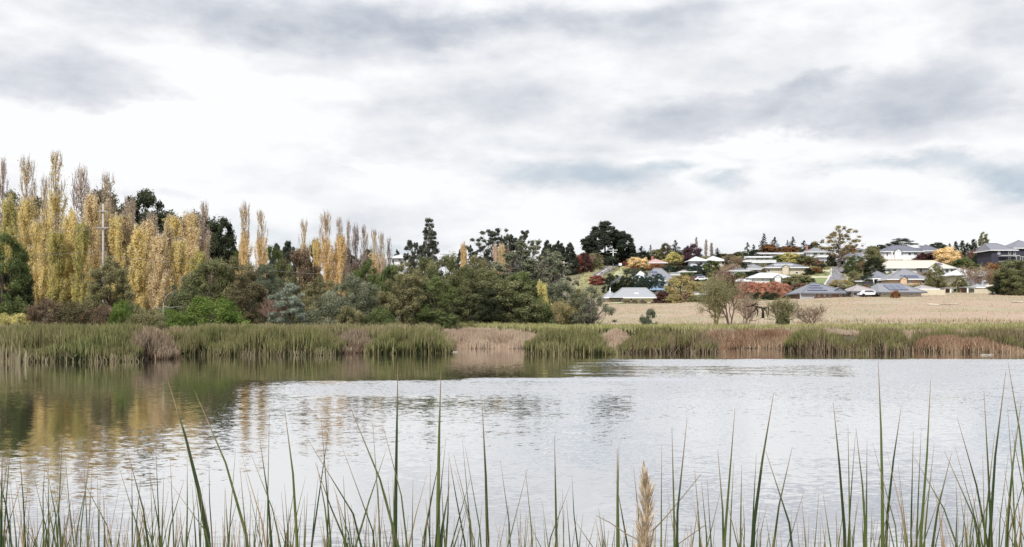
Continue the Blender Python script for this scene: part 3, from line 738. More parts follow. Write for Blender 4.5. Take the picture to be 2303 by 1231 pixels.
H('broadleaf_tree','tree','mound',1557,549,44,'purple','dark purple leaved tree on the skyline',602)
H('broadleaf_tree','tree','broad',1572,580,30,'purple','darker purple tree below the skyline purple one',606)
H('poplar_tree','poplar','strip',1566,536,8,'khaki','thin bare poplar behind the dark purple tree',582,KG)
H('poplar_tree','poplar','strip',1588,541,8,'khaki','taller thin bare poplar right of the dark purple tree',582,KG)
H('poplar_tree','poplar','strip',1600,548,9,'khaki','thin bare poplar next to the small conifer behind the long cream roof',582,KG)
H('conifer_tree','conifer','conifer',1613,557,22,'pine','small conifer behind the long cream roof',582,KG)
H('palm_shrub','shrub','mound',1600,585,34,'green','leafy green shrub in front of the long cream roofed house',614)
H('shrub','shrub','mound',1588,604,30,'dark','dark shrub below the leafy green one',622)
H('conifer_tree','conifer','cypress',1636,574,12,'dark','narrow dark cypress at the right end of the long cream roof',602)
H('shrub','shrub','twiggy',1663,575,42,'pinkbrown','bare pinkish tree above the white banded houses',610)
H('shrub','shrub','mound',1650,582,24,'dark','dark shrub right of the narrow cypress',598)
H('broadleaf_tree','tree','twiggy',1655,590,40,'tan','tan bare tree left of the grey white roofs',618)
H('shrub','shrub','mound',1673,590,18,'dark','dark shrub beside the grey white roofs',610)
H('shrub','shrub','mound',1690,609,40,'dark','dark hedge above the long white house',620)
H('shrub','shrub','mound',1664,612,34,'green','green shrub left of the long white house',632)
H('conifer_tree','conifer','conifer',1681,544,24,'green','left of two feathery conifers behind the flat roofed house',586,KG)
H('conifer_tree','conifer','conifer',1695,549,24,'dark','right of two feathery conifers behind the flat roofed house',586,KG)
H('conifer_tree','conifer','conifer',1718,524,26,'dark','tallest conifer of the hilltop row',576,KG)
H('conifer_tree','conifer','conifer',1742,532,30,'pine','dark conifer leaning over the first autumn tree',576,KG)
H('conifer_tree','conifer','conifer',1771,539,16,'pine','slim dark conifer between the two autumn trees',574,KG)
H('conifer_tree','conifer','conifer',1783,531,26,'dark','tall conifer behind the second autumn tree',574,KG)
H('conifer_tree','conifer','conifer',1808,540,30,'pine','dark conifer right of the second autumn tree',574,KG)
H('broadleaf_tree','tree','pine',1832,543,28,'pine','rounded dark tree behind the peak of the top grey roof',572,KG)
H('broadleaf_tree','tree','mound',1730,549,46,'rust','first brown gold autumn tree above the flat roofed house',572)
H('broadleaf_tree','tree','mound',1775,551,40,'rust','second brown gold autumn tree above the flat roofed house',572)
H('shrub','shrub','mound',1775,568,50,'yellowgreen','yellow olive shrub in front of the flat roofed house',592)
H('shrub','shrub','mound',1752,574,30,'green','green shrub at the left of the yellow olive one',592)
H('shrub','shrub','mound',1812,573,46,'olive','dark olive shrub right of the yellow olive one',596)
H('shrub','shrub','shrub',1835,582,40,'pinkbrown','pinkish terraced garden shrub below the garage',598)
H('oak_tree','tree','oak',1888,501,76,'yelloak','big half bare yellow brown tree standing on the hilltop',602)
H('broadleaf_tree','tree','mound',1908,552,40,'rust','orange brown tree joined to the right of the big half bare tree',582)
H('conifer_tree','conifer','cypress',1866,570,12,'pine','left dark narrow cypress at the top of the street',599)
H('conifer_tree','conifer','cypress',1875,567,11,'dark','right dark narrow cypress at the top of the street',600)
H('broadleaf_tree','tree','mound',1895,575,22,'maroon','dark maroon shrub behind the white round sign',586)
H('broadleaf_tree','tree','broad',1925,571,38,'green','bushy green tree in front of the garage',612)
H('shrub','shrub','round',1904,604,20,'dark','dark round bush on the right kerb of the street',617)
H('shrub','shrub','round',1848,592,16,'dark','dark round bush left of the street top',606)
H('shrub','shrub','mound',1836,600,24,'rust','rust red shrub left of the light green terraces',616)
H('shrub','shrub','mound',1817,602,24,'dark','dark shrub left of the rust red one',618)
H('broadleaf_tree','tree','mound',1962,552,44,'khaki','khaki tree in front of the bluish hip roof',600)
H('broadleaf_tree','tree','broad',1965,576,46,'dark','dark round tree right of the tall white trunk',622)
H('broadleaf_tree','tree','twiggy',1938,585,34,'pinkbrown','pinkish bare tree with a pale trunk right of the street',616)
H('broadleaf_tree','tree','round',1919,608,26,'khaki','young khaki tree with reddish stem right of the street',641)
H('shrub','shrub','shrub',1890,628,50,'straw','straw yellow shrub at the lower end of the street',648)
H('hedge_shrub','hedge','shrub',1957,616,60,'dark','dark terraced hedge right of the young khaki tree',638)
H('shrub','shrub','mound',1790,618,46,'khaki','khaki shrub at the right end of the long white house',642)
H('shrub','shrub','mound',1812,622,40,'olive','olive shrub left of the light green terraces',644)
H('shrub','shrub','mound',1797,636,42,'pinkbrown','brown pink shrub right of the red hedge',655)
H('shrub','shrub','round',1786,648,14,'dark','narrow dark bush at the right end of the red hedge',668)
H('broadleaf_tree','tree','umbrella',2025,536,74,'pine','dark domed gum behind the top white house',566,KG)
H('broadleaf_tree','tree','mound',1982,549,22,'dark','small dark tree at the left of the top white house',572,KG)
H('gum_tree','gum tree','pine',2108,544,46,'darkgum','low dark gum behind the right end of the top white house',570,KG)
H('broadleaf_tree','tree','mound',2131,556,66,'golden','large golden tree right of the top white house',598)
H('broadleaf_tree','tree','mound',2150,566,24,'rust','rust red tree on the right of the large golden one',586)
H('shrub','shrub','mound',2088,566,54,'maroon','dark maroon shrub left of the large golden tree',590)
H('shrub','shrub','mound',2165,581,52,'green','dark green shrub below the large golden tree',607)
H('conifer_tree','conifer','cypress',2136,542,6,'pine','tiny dark spire left of the hilltop cypresses',572,KG)
H('conifer_tree','conifer','cypress',2150,541,12,'dark','first of four hilltop cypresses',582,KG)
H('conifer_tree','conifer','cypress',2164,539,14,'pine','second of four hilltop cypresses',582,KG)
H('conifer_tree','conifer','cypress',2178,540,14,'dark','third of four hilltop cypresses',582,KG)
H('conifer_tree','conifer','cypress',2191,536,15,'pine','fourth and tallest of four hilltop cypresses',582,KG)
H('broadleaf_tree','tree','tall',2212,519,26,'khaki','tall khaki tree with pink tip, right of the hilltop cypresses',578,KG)
H('conifer_tree','conifer','conifer',2211,537,14,'pine','dark conifer in front of the tall khaki tree',578,KG)
H('broadleaf_tree','tree','mound',2227,548,18,'khaki','small khaki tree beside the dark balconied house',584)
H('broadleaf_tree','tree','mound',2196,560,30,'pinkbrown','pink brown tree below the hilltop cypresses',584)
H('broadleaf_tree','tree','mound',2207,568,32,'dark','dark green tree below the tall khaki tree',596)
H('shrub','shrub','mound',2228,578,36,'green','green hedge shrub below the dark balconied house',592)
H('shrub','shrub','mound',2231,588,28,'rust','rust red tree above the bluish walled house',618)
H('broadleaf_tree','tree','twiggy',2195,588,60,'khaki','bare tan tree in front of the grey pergola house',650)
H('broadleaf_tree','tree','twiggy',2222,606,50,'pinkbrown','bare pinkish tree in front of the bluish walled house',655)
H('broadleaf_tree','tree','tall',2105,588,40,'khaki','egg shaped khaki tree in front of the peach walled house',658)
H('broadleaf_tree','tree','tall',2159,616,30,'khaki','smaller egg shaped khaki tree between the grey pergolas',657)
H('broadleaf_tree','tree','broad',2283,578,80,'olive','large olive tree at the right edge of the view',664)
H('broadleaf_tree','tree','broad',2258,606,48,'dark','dark tree left of the large olive tree at the right edge',664)
H('shrub','shrub','shrub',2290,640,70,'browngreen','brown green shrub under the large olive tree',664)
H('shrub','shrub','mound',1972,640,34,'green','rounded green shrub in front of the low blue panelled roof',666)
H('shrub','shrub','mound',2014,653,20,'rust','small rust shrub at the field edge below the blue panelled roof',670)
H('shrub','shrub','mound',1941,646,32,'khaki','khaki shrub at the field edge below the pinkish tiled roof',667)
H('shrub','shrub','mound',2040,655,20,'oliveb','tiny olive shrub at the field edge right of the rust one',666)
# below, around the pale metal roof
for i, (px, wd) in enumerate(((1372,26),(1388,28),(1406,24))):
    H('conifer_tree','conifer','tall',px,613+i%2*3,wd*1.15,'dark',['first','second','third'][i]+' dark conifer from the left behind the long pale roof',660)
for i, px in enumerate((1424,1438,1452,1467,1481)):
    H('conifer_tree','conifer','tall',px,612+i%2*4,27,'blueg',['fourth','fifth','sixth','seventh','eighth'][i]+' dark conifer from the left behind the long pale roof',660)
H('willow_tree','tree','mound',1532,618,62,'straw','yellow willow with trailing foliage right of the pale roof',678)
H('willow_tree','tree','mound',1562,630,46,'straw','lower yellow tree right of the yellow willow',672)
H('shrub','shrub','mound',1505,640,24,'dark','dark shrub between the blue roof and the yellow willow',668)
H('shrub','shrub','mound',1490,655,36,'maroon','maroon brown shrub at the right end of the long pale roof',682)
H('shrub','shrub','mound',1518,660,32,'straw','straw shrub at the field edge under the yellow willow',682)
H('shrub','shrub','mound',1541,660,24,'pinkbrown','brownish shrub at the left corner of the solar roofed house',680)
H('shrub','shrub','mound',1560,664,26,'khaki','khaki shrub before the solar roofed house',680)
H('shrub','shrub','mound',1585,664,28,'olive','olive shrub before the solar roofed house',680)
H('shrub','shrub','round',1410,674,16,'brown','left of three low round bushes before the long pale roof',683)
H('shrub','shrub','round',1428,674,17,'brown','middle of three low round bushes before the long pale roof',683)
H('shrub','shrub','round',1447,674,16,'brown','right of three low round bushes before the long pale roof',683)
# low evergreens closing the crest
CR = 'low bushes along the crest behind the houses'
for i, (px, tp, wd, c_) in enumerate(((1448,566,30,'dark'),(1540,562,28,'olive'),(1626,570,26,'khaki'),(1645,571,24,'dark'),(1664,566,30,'olive'),(1700,560,26,'pine'),(1756,556,30,'dark'),(1795,556,26,'olive'),(1850,556,30,'dark'),(1935,562,30,'khaki'),(1958,556,24,'olive'),(2060,556,40,'dark'),(2128,560,24,'olive'),(2240,552,26,'dark'),(2256,556,20,'khaki'))):
    H('shrub','shrub','mound',px,tp,wd,c_,['crest bush behind the small dark conifer left','crest bush between the skyline conifer and the dark purple tree','khaki crest bush behind the long cream roof','dark crest bush left of the bare pinkish tree','olive crest bush left of the feathery conifers','dark crest bush right of the feathery conifers','dark crest bush between the two autumn trees','olive crest bush right of the second autumn tree','dark crest bush behind the top grey roof','khaki crest bush right of the orange brown tree','olive crest bush by the thin aerial','dark crest bush behind the top white house','olive crest bush behind the golden tree','dark crest bush left of the dark balconied house','khaki crest bush behind the dark balconied house'][i],575,CR)
# red hedge: six bushes
for i, (px, tp) in enumerate(((1672,636),(1690,633),(1708,632),(1727,636),(1745,633),(1762,636))):
    H('red_shrub','shrub','mound',px,tp-1,34,'redpink',['first','second','third','fourth','fifth','sixth'][i]+' red leaved shrub from the left in the red row',672,'red leaved shrubs in front of the long white house')
for i, px in enumerate((1684,1704,1724,1742)):
    H('green_hedge','hedge','round',px,656,24,'dark',['first','second','third','fourth'][i]+' dark clipped bush from the left under the red row',675,'dark clipped bushes under the red row')
# in the field
ROWS += [
 ('willow_tree','tree','willow',1610,602,76,118,'khaki','large half bare olive willow standing in the field',HG),
 ('willow_tree','tree','willow',1642,596,74,122,'pinkbrown','bare pinkish tree joined to the right of the field willow',HG),
 ('shrub','shrub','mound',1644,618,22,120,'maroon','dark maroon clump in the bare pinkish tree',HG,650),
 ('shrub','shrub','twiggy',1672,648,56,116,'khaki','soft grey olive shrub right of the field willow',HG),
 ('shrub','shrub','round',1462,692,34,112,'greygreen','lone round shrub in the field',HG),
 ('shrub','shrub','twiggy',1768,664,80,112,'khaki','wide grey olive shrub beside the fallen dark branches',HG),
 ('shrub','shrub','mound',1760,698,26,110,'olive','low olive shrub at the foot of the fallen dark branches',HG),
 ('shrub','shrub','twiggy',1820,676,60,113,'khaki','thin grey shrub right of the wide grey olive one',HG),
]
for r_ in ROWS:
    tree(*r_)

# dead white-branched tree and the fallen dark branches
def snag(name, label, px, Y, spec, mat, r):
    root = empty(name, (at(px, Y), Y, gz(at(px, Y), Y)))
    tag(root, label, 'dead tree')
    z0 = root.location.z
    P3 = lambda p: (at(p[0], Y) - root.location.x, p[2] if len(p) > 2 else 0, zat(p[1], Y) - z0)
    trunk, rest = spec[0], spec[1:]
    mb = MB(); mb.tube([P3(p) for p in trunk], list(np.linspace(r, r*.55, len(trunk))), 6); mb.build('trunk', mat, root, True)
    for br in rest:
        mb = MB(); mb.tube([P3(p) for p in br], list(np.linspace(r*.6, r*.22, len(br))), 5); mb.build('branch', mat, root, True)
snag('dead_tree', 'dead tree with bleached white branches in front of the gold block', 366, 66,
     [[(366,735),(367,700),(368,680)], [(368,680),(376,664),(386,658),(395,652,-.3)], [(368,682),(372,668),(366,660)], [(367,690),(385,692),(400,690),(418,693,.4)], [(367,700),(350,690),(335,692,.3)]],
     solid('bleached_wood', (0.30, 0.28, 0.24)), 0.045)
snag('fallen_tree', 'fallen dark branches lying at the field edge', 1716, 106,
     [[(1716,716),(1716,700),(1712,690)], [(1716,694),(1704,690),(1693,688),(1680,690,.5)], [(1703,690),(1696,700),(1690,704),(1684,712,-.5)], [(1716,694),(1722,693),(1728,690),(1732,710,.6)], [(1718,696),(1724,700),(1723,714,-.6)], [(1690,688),(1700,683),(1710,686,.8)], [(1700,690),(1707,702,.4),(1706,714,.8)]],
     solid('dark_wood', (0.035, 0.022, 0.018)), 0.16)

# ------------------------------------------------------------------ roads, lawns (draped 4 mm steps above the ground)
def drape(name, rows, mat, label, lift=0.05, n=10, sub=8):
    """rows: [(py, px_left, px_right)] from far to near on the hill; lies on the ground"""
    V = []; Q = []
    pys = []
    for (a, b_) in zip(rows[:-1], rows[1:]):
        for s in np.linspace(0, 1, sub, endpoint=False): pys.append(tuple(np.array(a)*(1-s) + np.array(b_)*s))
    pys.append(rows[-1])
    for (py, l, r) in pys:
        Y = hit((l+r)/2, py)
        for s in np.linspace(0, 1, n+1):
            x = at(l*(1-s) + r*s, Y); V.append((x, Y, gz(x, Y) + lift))
    for i in range(len(pys)-1):
        for j in range(n):
            a = i*(n+1)+j; Q.append((a, a+1, a+n+2, a+n+1)[::-1])
    o = link(name, mesh_np(name, np.array(V), np.array(Q), mat, smooth=True))
    return tag(o, label, None, None, 'structure')
asph = solid('asphalt', (0.20, 0.19, 0.21), 0.9, 0.10, 0.8)
grassm = solid('lawn_grass', (0.19, 0.225, 0.09), 0.95, 0.3, 0.6)
palegrass = solid('pale_grass', (0.36, 0.36, 0.19), 0.95, 0.25, 0.5)
kerbm = solid('concrete', (0.55, 0.52, 0.47), 0.85, 0.12, 1.0)
slope = solid('slope_grass', (0.27, 0.25, 0.12), 0.95, 0.35, 0.25)
drape('grass_slope', [(594,1352,1384),(602,1338,1376),(612,1322,1362),(624,1306,1345),(640,1296,1330),(652,1290,1322)], slope, 'yellow green grass slope left of the road', .06)
drape('road', [(590,1388,1404),(594,1372,1400),(600,1361,1390),(608,1349,1376),(616,1338,1362),(624,1328,1350)], asph, 'grey road climbing the hill past the light poles', .14)
drape('median_strip', [(594.5,1386,1388),(600,1374,1376.5),(608,1360,1363),(616,1348,1351),(624,1337,1340)], kerbm, 'pale strip along the middle of the climbing road', .18)
drape('verge', [(598,1402,1440),(606,1392,1432),(614,1382,1424),(622,1376,1420)], palegrass, 'pale grass verge right of the climbing road', .09)
drape('street', [(597,1874,1896),(604,1871,1899),(614,1871,1901),(624,1868,1903),(634,1861,1904),(646,1852,1898)], asph, 'dark grey street running down between the houses', .14)
drape('lawn', [(607,1846,1868),(614,1838,1870),(620,1826,1869),(628,1824,1864),(638,1822,1858),(645,1818,1850)], grassm, 'bright green terraced lawn left of the street', .10)
drape('footpath', [(604,1867,1871.5),(614,1868,1871.2),(621,1864,1870),(630,1860,1863.5),(640,1853,1857),(646,1849,1852.4)], kerbm, 'pale footpath bordering the street', .17)
drape('lawn', [(624,1900,1925),(632,1904,1930),(640,1902,1932),(648,1898,1930)], palegrass, 'pale grass on the right side of the street', .10)
drape('lawn', [(671,1665,1790),(676,1660,1780)], grassm, 'bright green strip of lawn in front of the red row', .12)
drape('lawn', [(676,1378,1500),(683,1372,1510)], palegrass, 'pale yellow lawn in front of the long pale roof', .12)
drape('lawn', [(665,1800,1835),(671,1795,1830)], grassm, 'small green lawn at the field edge', .12)
drape('track', [(684.5,2110,2188),(686,2084,2150),(687,2082,2105)], solid('pale_sand', (0.62, 0.55, 0.42)), 'pale bare patch in the right of the field', .10)
drape('track', [(679.5,2280,2303),(681.5,2270,2298)], _M['pale_sand'], 'pale bare patch at the right edge of the field', .10)

# ------------------------------------------------------------------ houses
ROOF = {k: solid('roof_'+k, c, r, .10, 2.0, .4) for k, c, r in (
  ('pale', (0.31,0.32,0.33), .45), ('white', (0.60,0.62,0.62), .5), ('grey', (0.19,0.19,0.215), .6), ('bluegrey', (0.175,0.18,0.20), .5), ('dark', (0.13,0.135,0.16), .6),
  ('cream', (0.56,0.50,0.41), .6), ('pink', (0.44,0.30,0.27), .7), ('blue', (0.27,0.36,0.50), .4), ('pinkgrey', (0.34,0.30,0.29), .7), ('mid', (0.22,0.22,0.23), .5))}
WALL = {k: solid('wall_'+k, c, .85, .08, 1.2, .2) for k, c in (
  ('white', (0.78,0.78,0.79)), ('cream', (0.64,0.59,0.48)), ('brick', (0.40,0.16,0.12)), ('peach', (0.66,0.47,0.32)), ('grey', (0.42,0.41,0.42)),
  ('bluewhite', (0.66,0.70,0.80)), ('dark', (0.055,0.055,0.075)), ('brown', (0.33,0.22,0.17)), ('sand', (0.58,0.52,0.40)))}
whitem = solid('white_paint', (0.80,0.80,0.81), .6, .05)
glassm = solid('window_glass', (0.035,0.04,0.05), .12, .2, .6, .8)
paleglass = solid('curtained_glass', (0.45,0.48,0.52), .3, .2, .6, .6)
solar = solid('solar_glass', (0.06,0.07,0.12), .25, .25, 1.2, .6)
darkm = solid('dark_opening', (0.03,0.025,0.025), .9)
def house(label, px0, px1, pr, pe, pb, roof='grey', wall='white', kind='hip', D=9.0, wins=4, wh=1.7, fascia=True, solars=(), extra=(), openings=(), Y=None, name='house', group='houses on the hillside', chim=None, inset=.8, pane=None, ridge=None, gables=None):
    """px0..px1 eaves, pr/pe/pb rows of ridge, eaves and foot"""
    Y = Y or hit((px0+px1)/2, pb); s = Y/F; xc = at((px0+px1)/2, Y); zb = zat(pb, Y)
    W = (px1-px0)*s; ze = zat(pe, Y) - zb; zr = EYE + (HY-pr)/F*(Y + D/2) - zb; zr = max(zr, ze + .25)
    root = empty(name, (xc, Y, zb)); tag(root, label, 'house', group)
    X = lambda px: (px - (px0+px1)/2)*s
    Z = lambda py: zat(py, Y) - zb
    mb = MB(); mb.box(-W/2+inset, W/2-inset, inset, D-inset, -4, ze-.02); mb.build('wall', WALL[wall], root)
    mb = MB(); h = W/2
    R = min(max(W - D, 0.3), W) / 2 if kind == 'hip' else h
    if ridge: R0, R1 = X(ridge[0]), X(ridge[1])
    else: R0, R1 = -R, R
    if kind == 'gable_front':
        mb.poly([(-h,0,ze),(0,0,zr),(0,D,zr),(-h,D,ze)]); mb.poly([(h,0,ze),(h,D,ze),(0,D,zr),(0,0,zr)])
        mb.poly([(-h,.3,ze),(h,.3,ze),(0,.3,zr)]); mb.poly([(h,D-.3,ze),(-h,D-.3,ze),(0,D-.3,zr)])
    elif kind == 'flat':
        mb.box(-h, h, 0, D, ze, zr)
    elif kind == 'skillion':
        mb.poly([(-h,0,ze),(h,0,ze),(h,D,zr),(-h,D,zr)]); mb.poly([(-h,0,ze),(-h,D,zr),(-h,D,ze)]); mb.poly([(h,0,ze),(h,D,ze),(h,D,zr)]); mb.poly([(h,D,ze),(-h,D,ze),(-h,D,zr),(h,D,zr)])
    else:
        mb.poly([(-h,0,ze),(h,0,ze),(R1,D/2,zr),(R0,D/2,zr)]); mb.poly([(h,D,ze),(-h,D,ze),(R0,D/2,zr),(R1,D/2,zr)])
        mb.poly([(-h,D,ze),(-h,0,ze),(R0,D/2,zr)]); mb.poly([(h,0,ze),(h,D,ze),(R1,D/2,zr)])
    rf = mb.build('roof', ROOF[roof], root)
    if kind == 'hip':                     # ridge and hip capping
        mb = MB(); c = 0.09
        for a_, b_ in (((R0,D/2,zr),(R1,D/2,zr)), ((-h,0,ze),(R0,D/2,zr)), ((h,0,ze),(R1,D/2,zr))):
            mb.tube([(a_[0],a_[1],a_[2]+.05),(b_[0],b_[1],b_[2]+.05)], c, 5)
        mb.build('ridge_cap', ROOF[roof], rf)
    if gables is None and kind == 'hip' and W > 13 and isinstance(wins, list): gables = [(px0+(px1-px0)*(.16+.5*((int(px0)*37) % 10)/10.), (px1-px0)*.2)]
    for (ga, gw) in (gables or []):        # small gable breaking the front slope
        x0, x1 = X(ga), X(ga)+gw*s; xm = (x0+x1)/2; zg = ze + min((zr-ze)*.75, (x1-x0)*.32); yb = D/2*(zg-ze)/(zr-ze)
        mb = MB(); mb.poly([(x0,-.7,ze),(xm,-.7,zg),(xm,yb,zg),(x0,.3,ze)]); mb.poly([(x1,-.7,ze),(x1,.3,ze),(xm,yb,zg),(xm,-.7,zg)])
        mb.build('gable_roof', ROOF[roof], rf)
        mb = MB(); mb.poly([(x0+.25,-.45,ze-.02),(x1-.25,-.45,ze-.02),(xm,-.45,zg-.12)]); mb.box(x0+.4,x1-.4,-.4,inset+.1,-2,ze-.1); mb.build('gable_wall', WALL[wall], root)
    if chim:
        mb = MB(); x = X(chim); mb.box(x-.35, x+.35, D/2-.35, D/2+.35, ze, zr+.9); mb.box(x-.42, x+.42, D/2-.42, D/2+.42, zr+.903, zr+1.05); mb.build('chimney', WALL['brick'], rf)
    if fascia:
        mb = MB(); mb.box(-h-.05, h+.05, -.16, -.003, ze-.24, ze+.03); mb.box(-h-.16, -h-.053, -.16, D, ze-.24, ze+.03); mb.box(h+.053, h+.16, -.16, D, ze-.24, ze+.03)
        mb.box(-h, h, 0, D, ze-.14, ze-.03)
        mb.build('gutter', whitem if fascia is True else ROOF[fascia], root)
    if isinstance(wins, int):
        n = wins; wl = []
        hw = min(2.4, (W-1.5)/max(n,1)*.66)
        for i in range(n):
            x = -W/2 + W*(i+.5)/n; wl.append((x-hw/2, x+hw/2, ze*.30, min(ze*.30+wh, ze-.35)))
    else: wl = [(X(a), X(b), Z(d), Z(c)) for a, b, c, d in wins]
    for i, (x0, x1, z0, z1) in enumerate(wl):
        if z1 - z0 < .3: continue
        y = inset - .06
        mb = MB(); f = .09
        mb.box(x0, x1, y-.02, y+.05, z1-f, z1); mb.box(x0, x1, y-.02, y+.05, z0, z0+f); mb.box(x0, x0+f, y-.02, y+.05, z0+f, z1-f); mb.box(x1-f, x1, y-.02, y+.05, z0+f, z1-f)
        if x1-x0 > 1.3: xm = (x0+x1)/2; mb.box(xm-.04, xm+.04, y-.02, y+.05, z0+f, z1-f)
        wf = mb.build('window', whitem, root)
        mb = MB(); mb.box(x0+f+.003, x1-f-.003, y+.02, y+.045, z0+f+.003, z1-f-.003); mb.build('pane', pane or (glassm if (i*7+int(px0)) % 4 else paleglass), wf)
    for (a, b_, f0, f1) in solars:        # rows of panels lying on the front slope
        mb = MB(); x0, x1 = X(a), X(b_); n = max(2, int((x1-x0)/1.1))
        for i in range(n):
            xa = x0+(x1-x0)*i/n+.04; xb = x0+(x1-x0)*(i+1)/n-.04
            P_ = lambda x, f, l: (x, f*D/2, ze+(zr-ze)*f+l)
            b0 = len(mb.v)
            mb.v += [P_(xa,f0,.08),P_(xb,f0,.08),P_(xb,f1,.08),P_(xa,f1,.08),P_(xa,f0,.14),P_(xb,f0,.14),P_(xb,f1,.14),P_(xa,f1,.14)]
            for q in ((0,3,2,1),(4,5,6,7),(0,1,5,4),(1,2,6,5),(2,3,7,6),(3,0,4,7)): mb.f.append(tuple(b0+k for k in q))
        mb.build('solar_panel', solar, rf)
    for (a, b_, c_, d_) in openings:      # garage doors and porch recesses
        mb = MB(); mb.box(X(a), X(b_), inset-.07, inset-.01, Z(d_), Z(c_)); mb.build('garage_door', darkm, root)
    for e in extra:                       # (part, material, px0, px1, py_top, py_bottom, y0, y1)
        nm, mt, a, b_, c_, d_, y0, y1 = e
        mb = MB(); mb.box(X(a), X(b_), y0, y1, Z(d_), Z(c_)); mb.build(nm, mt, root)
    return root

house('long low house with pale grey metal roof and a white dormer, at the field edge', 1374,1480,648,669,681,'pale','sand',D=12,wins=[(1392,1399,672,678),(1416,1424,671,677),(1441,1450,671,677)],ridge=(1405,1460),
      extra=[('dormer',whitem,1429,1439,658,667,2.2,5.5),('verandah',darkm,1370,1400,670,672.5,-1.0,.3)])
house('small low wing with pale grey roof, left of the white dormer house', 1356,1392,655,669,680,'pale','sand',D=8,wins=2)
house('small house with light blue roof above the long pale roof', 1462,1502,634,651,662,'blue','white',D=7,wins=2,fascia='blue')
house('big house with wide grey hip roof and solar panels, left hillside', 1455,1522,604,631,651,'mid','grey',D=16,wins=[(1478,1486,634,640),(1491,1499,634,641),(1503,1512,634,641),(1479,1488,643,649),(1499,1510,643,649)],ridge=(1478,1496),solars=[(1464,1484,.62,.74),(1471,1493,.40,.52),(1478,1500,.18,.30)],
      extra=[('balcony',whitem,1487,1520,641,642.3,-1.6,.3),('balcony_post',whitem,1496,1497.2,642.3,651,-1.6,-1.3),('balcony_post',whitem,1518,1519.2,642.3,651,-1.6,-1.3)])
house('small pale roofed annex beside the wide grey hip roof', 1426,1462,611,625,636,'white','white',D=8,wins=3)
house('annex with flat pale eaves, right of the wide grey hip roof', 1508,1530,614,618,628,'pale','sand',kind='flat',D=7,wins=1)
house('red brick house with pinkish tiled roof', 1453,1502,583,591,601,'pink','brick',D=9,wins=[(1478,1485,593.5,598),(1488,1493,593.5,598),(1462,1468,593.5,598)],chim=1471)
house('blue grey hip roofed house with solar panels, behind the field willow', 1530,1614,642,661,674,'pale','white',D=10,wins=4,solars=[(1554,1588,.30,.80)],ridge=(1560,1586),openings=[(1546,1566,663.5,672)])
house('pale pink walled house seen through the field willow', 1600,1664,648,657,672,'pinkgrey','white',D=9,wins=4)
house('long cream roofed house with bluish walls on the skyline', 1584,1634,577,586,600,'white','cream',D=9,wins=4)
house('two storey white gabled house left of the long cream roof', 1549,1592,578,586,608,'white','bluewhite',D=9,wins=[(1574,1581,589,595),(1584,1590,589,595),(1574,1580,598,604),(1584,1590,598,604)],fascia=True)
house('white fasciaed house left of the flat roofed hilltop house', 1644,1692,584,588,600,'pale','grey',kind='skillion',D=8,wins=4)
house('house with white band of eaves, below the flat roofed hilltop house', 1676,1746,586,590,599,'white','white',kind='flat',D=7,wins=6)
house('long hilltop house with flat pale roofs and dark windows', 1684,1748,575,578.5,589,'white','white',kind='skillion',D=8,wins=[(1690,1697,581,587),(1700,1707,581,587),(1712,1718,581,587),(1722,1730,581,587),(1734,1741,581,587)])
house('upper hilltop house with long grey flat roof behind the autumn trees', 1706,1826,566.5,570.5,582,'pale','sand',kind='skillion',D=8,wins=8)
house('house with small grey and white roofs beside the bare tan tree', 1679,1722,594,605,614,'mid','white',D=9,wins=3)
house('long two storey sand coloured house with sunroom windows', 1722,1818,591,601.5,619,'grey','sand',D=10,wins=[(1750,1755,604.5,608),(1766,1770,604.5,608),(1773,1778,604.5,608),(1728,1733,604.5,612),(1790,1797,611,616)],
      extra=[('sunroom',paleglass,1743,1784,595.5,600.5,1.0,3.5),('sunroom_frame',whitem,1742,1785,594.3,595.4,.9,3.6)])
house('long white house with pale roof, just above the red row', 1684,1782,614.5,624,638,'white','white',D=9,wins=[(1692,1696,627,633),(1715,1719,627,631),(1732,1737,627,634),(1745,1749,627,633),(1757,1761,627,633),(1764,1769,626.5,633),(1771,1776,626.5,633)],
      extra=[('side_wing',WALL['cream'],1782.5,1789,621,637,.6,6)])
house('small low house between the long white house and the field willow', 1655,1690,627,632,642,'white','white',D=8,wins=2)
house('blue grey house covered in solar panels, at the field edge below the street', 1803,1922,637,659,670,'bluegrey','brown',D=14,wins=[(1822,1827,662,667),(1832,1837,662,667),(1842,1847,662,667),(1855,1860,662,667),(1866,1872,661.5,667),(1890,1896,662,667),(1903,1908,662,667)],ridge=(1845,1856),solars=[(1822,1866,.20,.34),(1830,1862,.46,.58),(1838,1860,.68,.80)],fascia='dark')
house('gabled porch wing of blue grey tiles on the house below the street', 1866,1912,647,659,669,'bluegrey','brown',kind='gable_front',D=7,wins=2,fascia='dark',name='porch_wing')
house('house with pinkish grey tiled roof and cluttered carport, by the field', 1914,1976,642,655,668,'pinkgrey','white',D=10,wins=2,openings=[(1941,1952,656.5,665)],fascia='dark')
house('top house with grey gabled roof left of the big half bare tree', 1812,1872,557,566.5,581,'mid','white',D=10,wins=4,chim=1823)
house('garage with pale blue door at the top of the street', 1840,1866,574.5,577.5,588.5,'white','bluewhite',kind='flat',D=6,wins=0)
house('house with dark garage and white columns right of the big half bare tree', 1893,1950,569,585,600,'mid','white',D=12,wins=2,ridge=(1925,1945),openings=[(1891,1899,586.5,595)],extra=[('column',whitem,1900,1902,586,600,-.9,-.5),('column',whitem,1908,1910,586,600,-.9,-.5)])
house('house with bluish hip roof and brick wall behind the khaki tree', 1940,1990,559,573.5,590,'bluegrey','brown',D=11,wins=3)
house('upper house with long grey roof above the dark garage', 1912,1962,559,566,576,'dark','grey',D=9,wins=3)
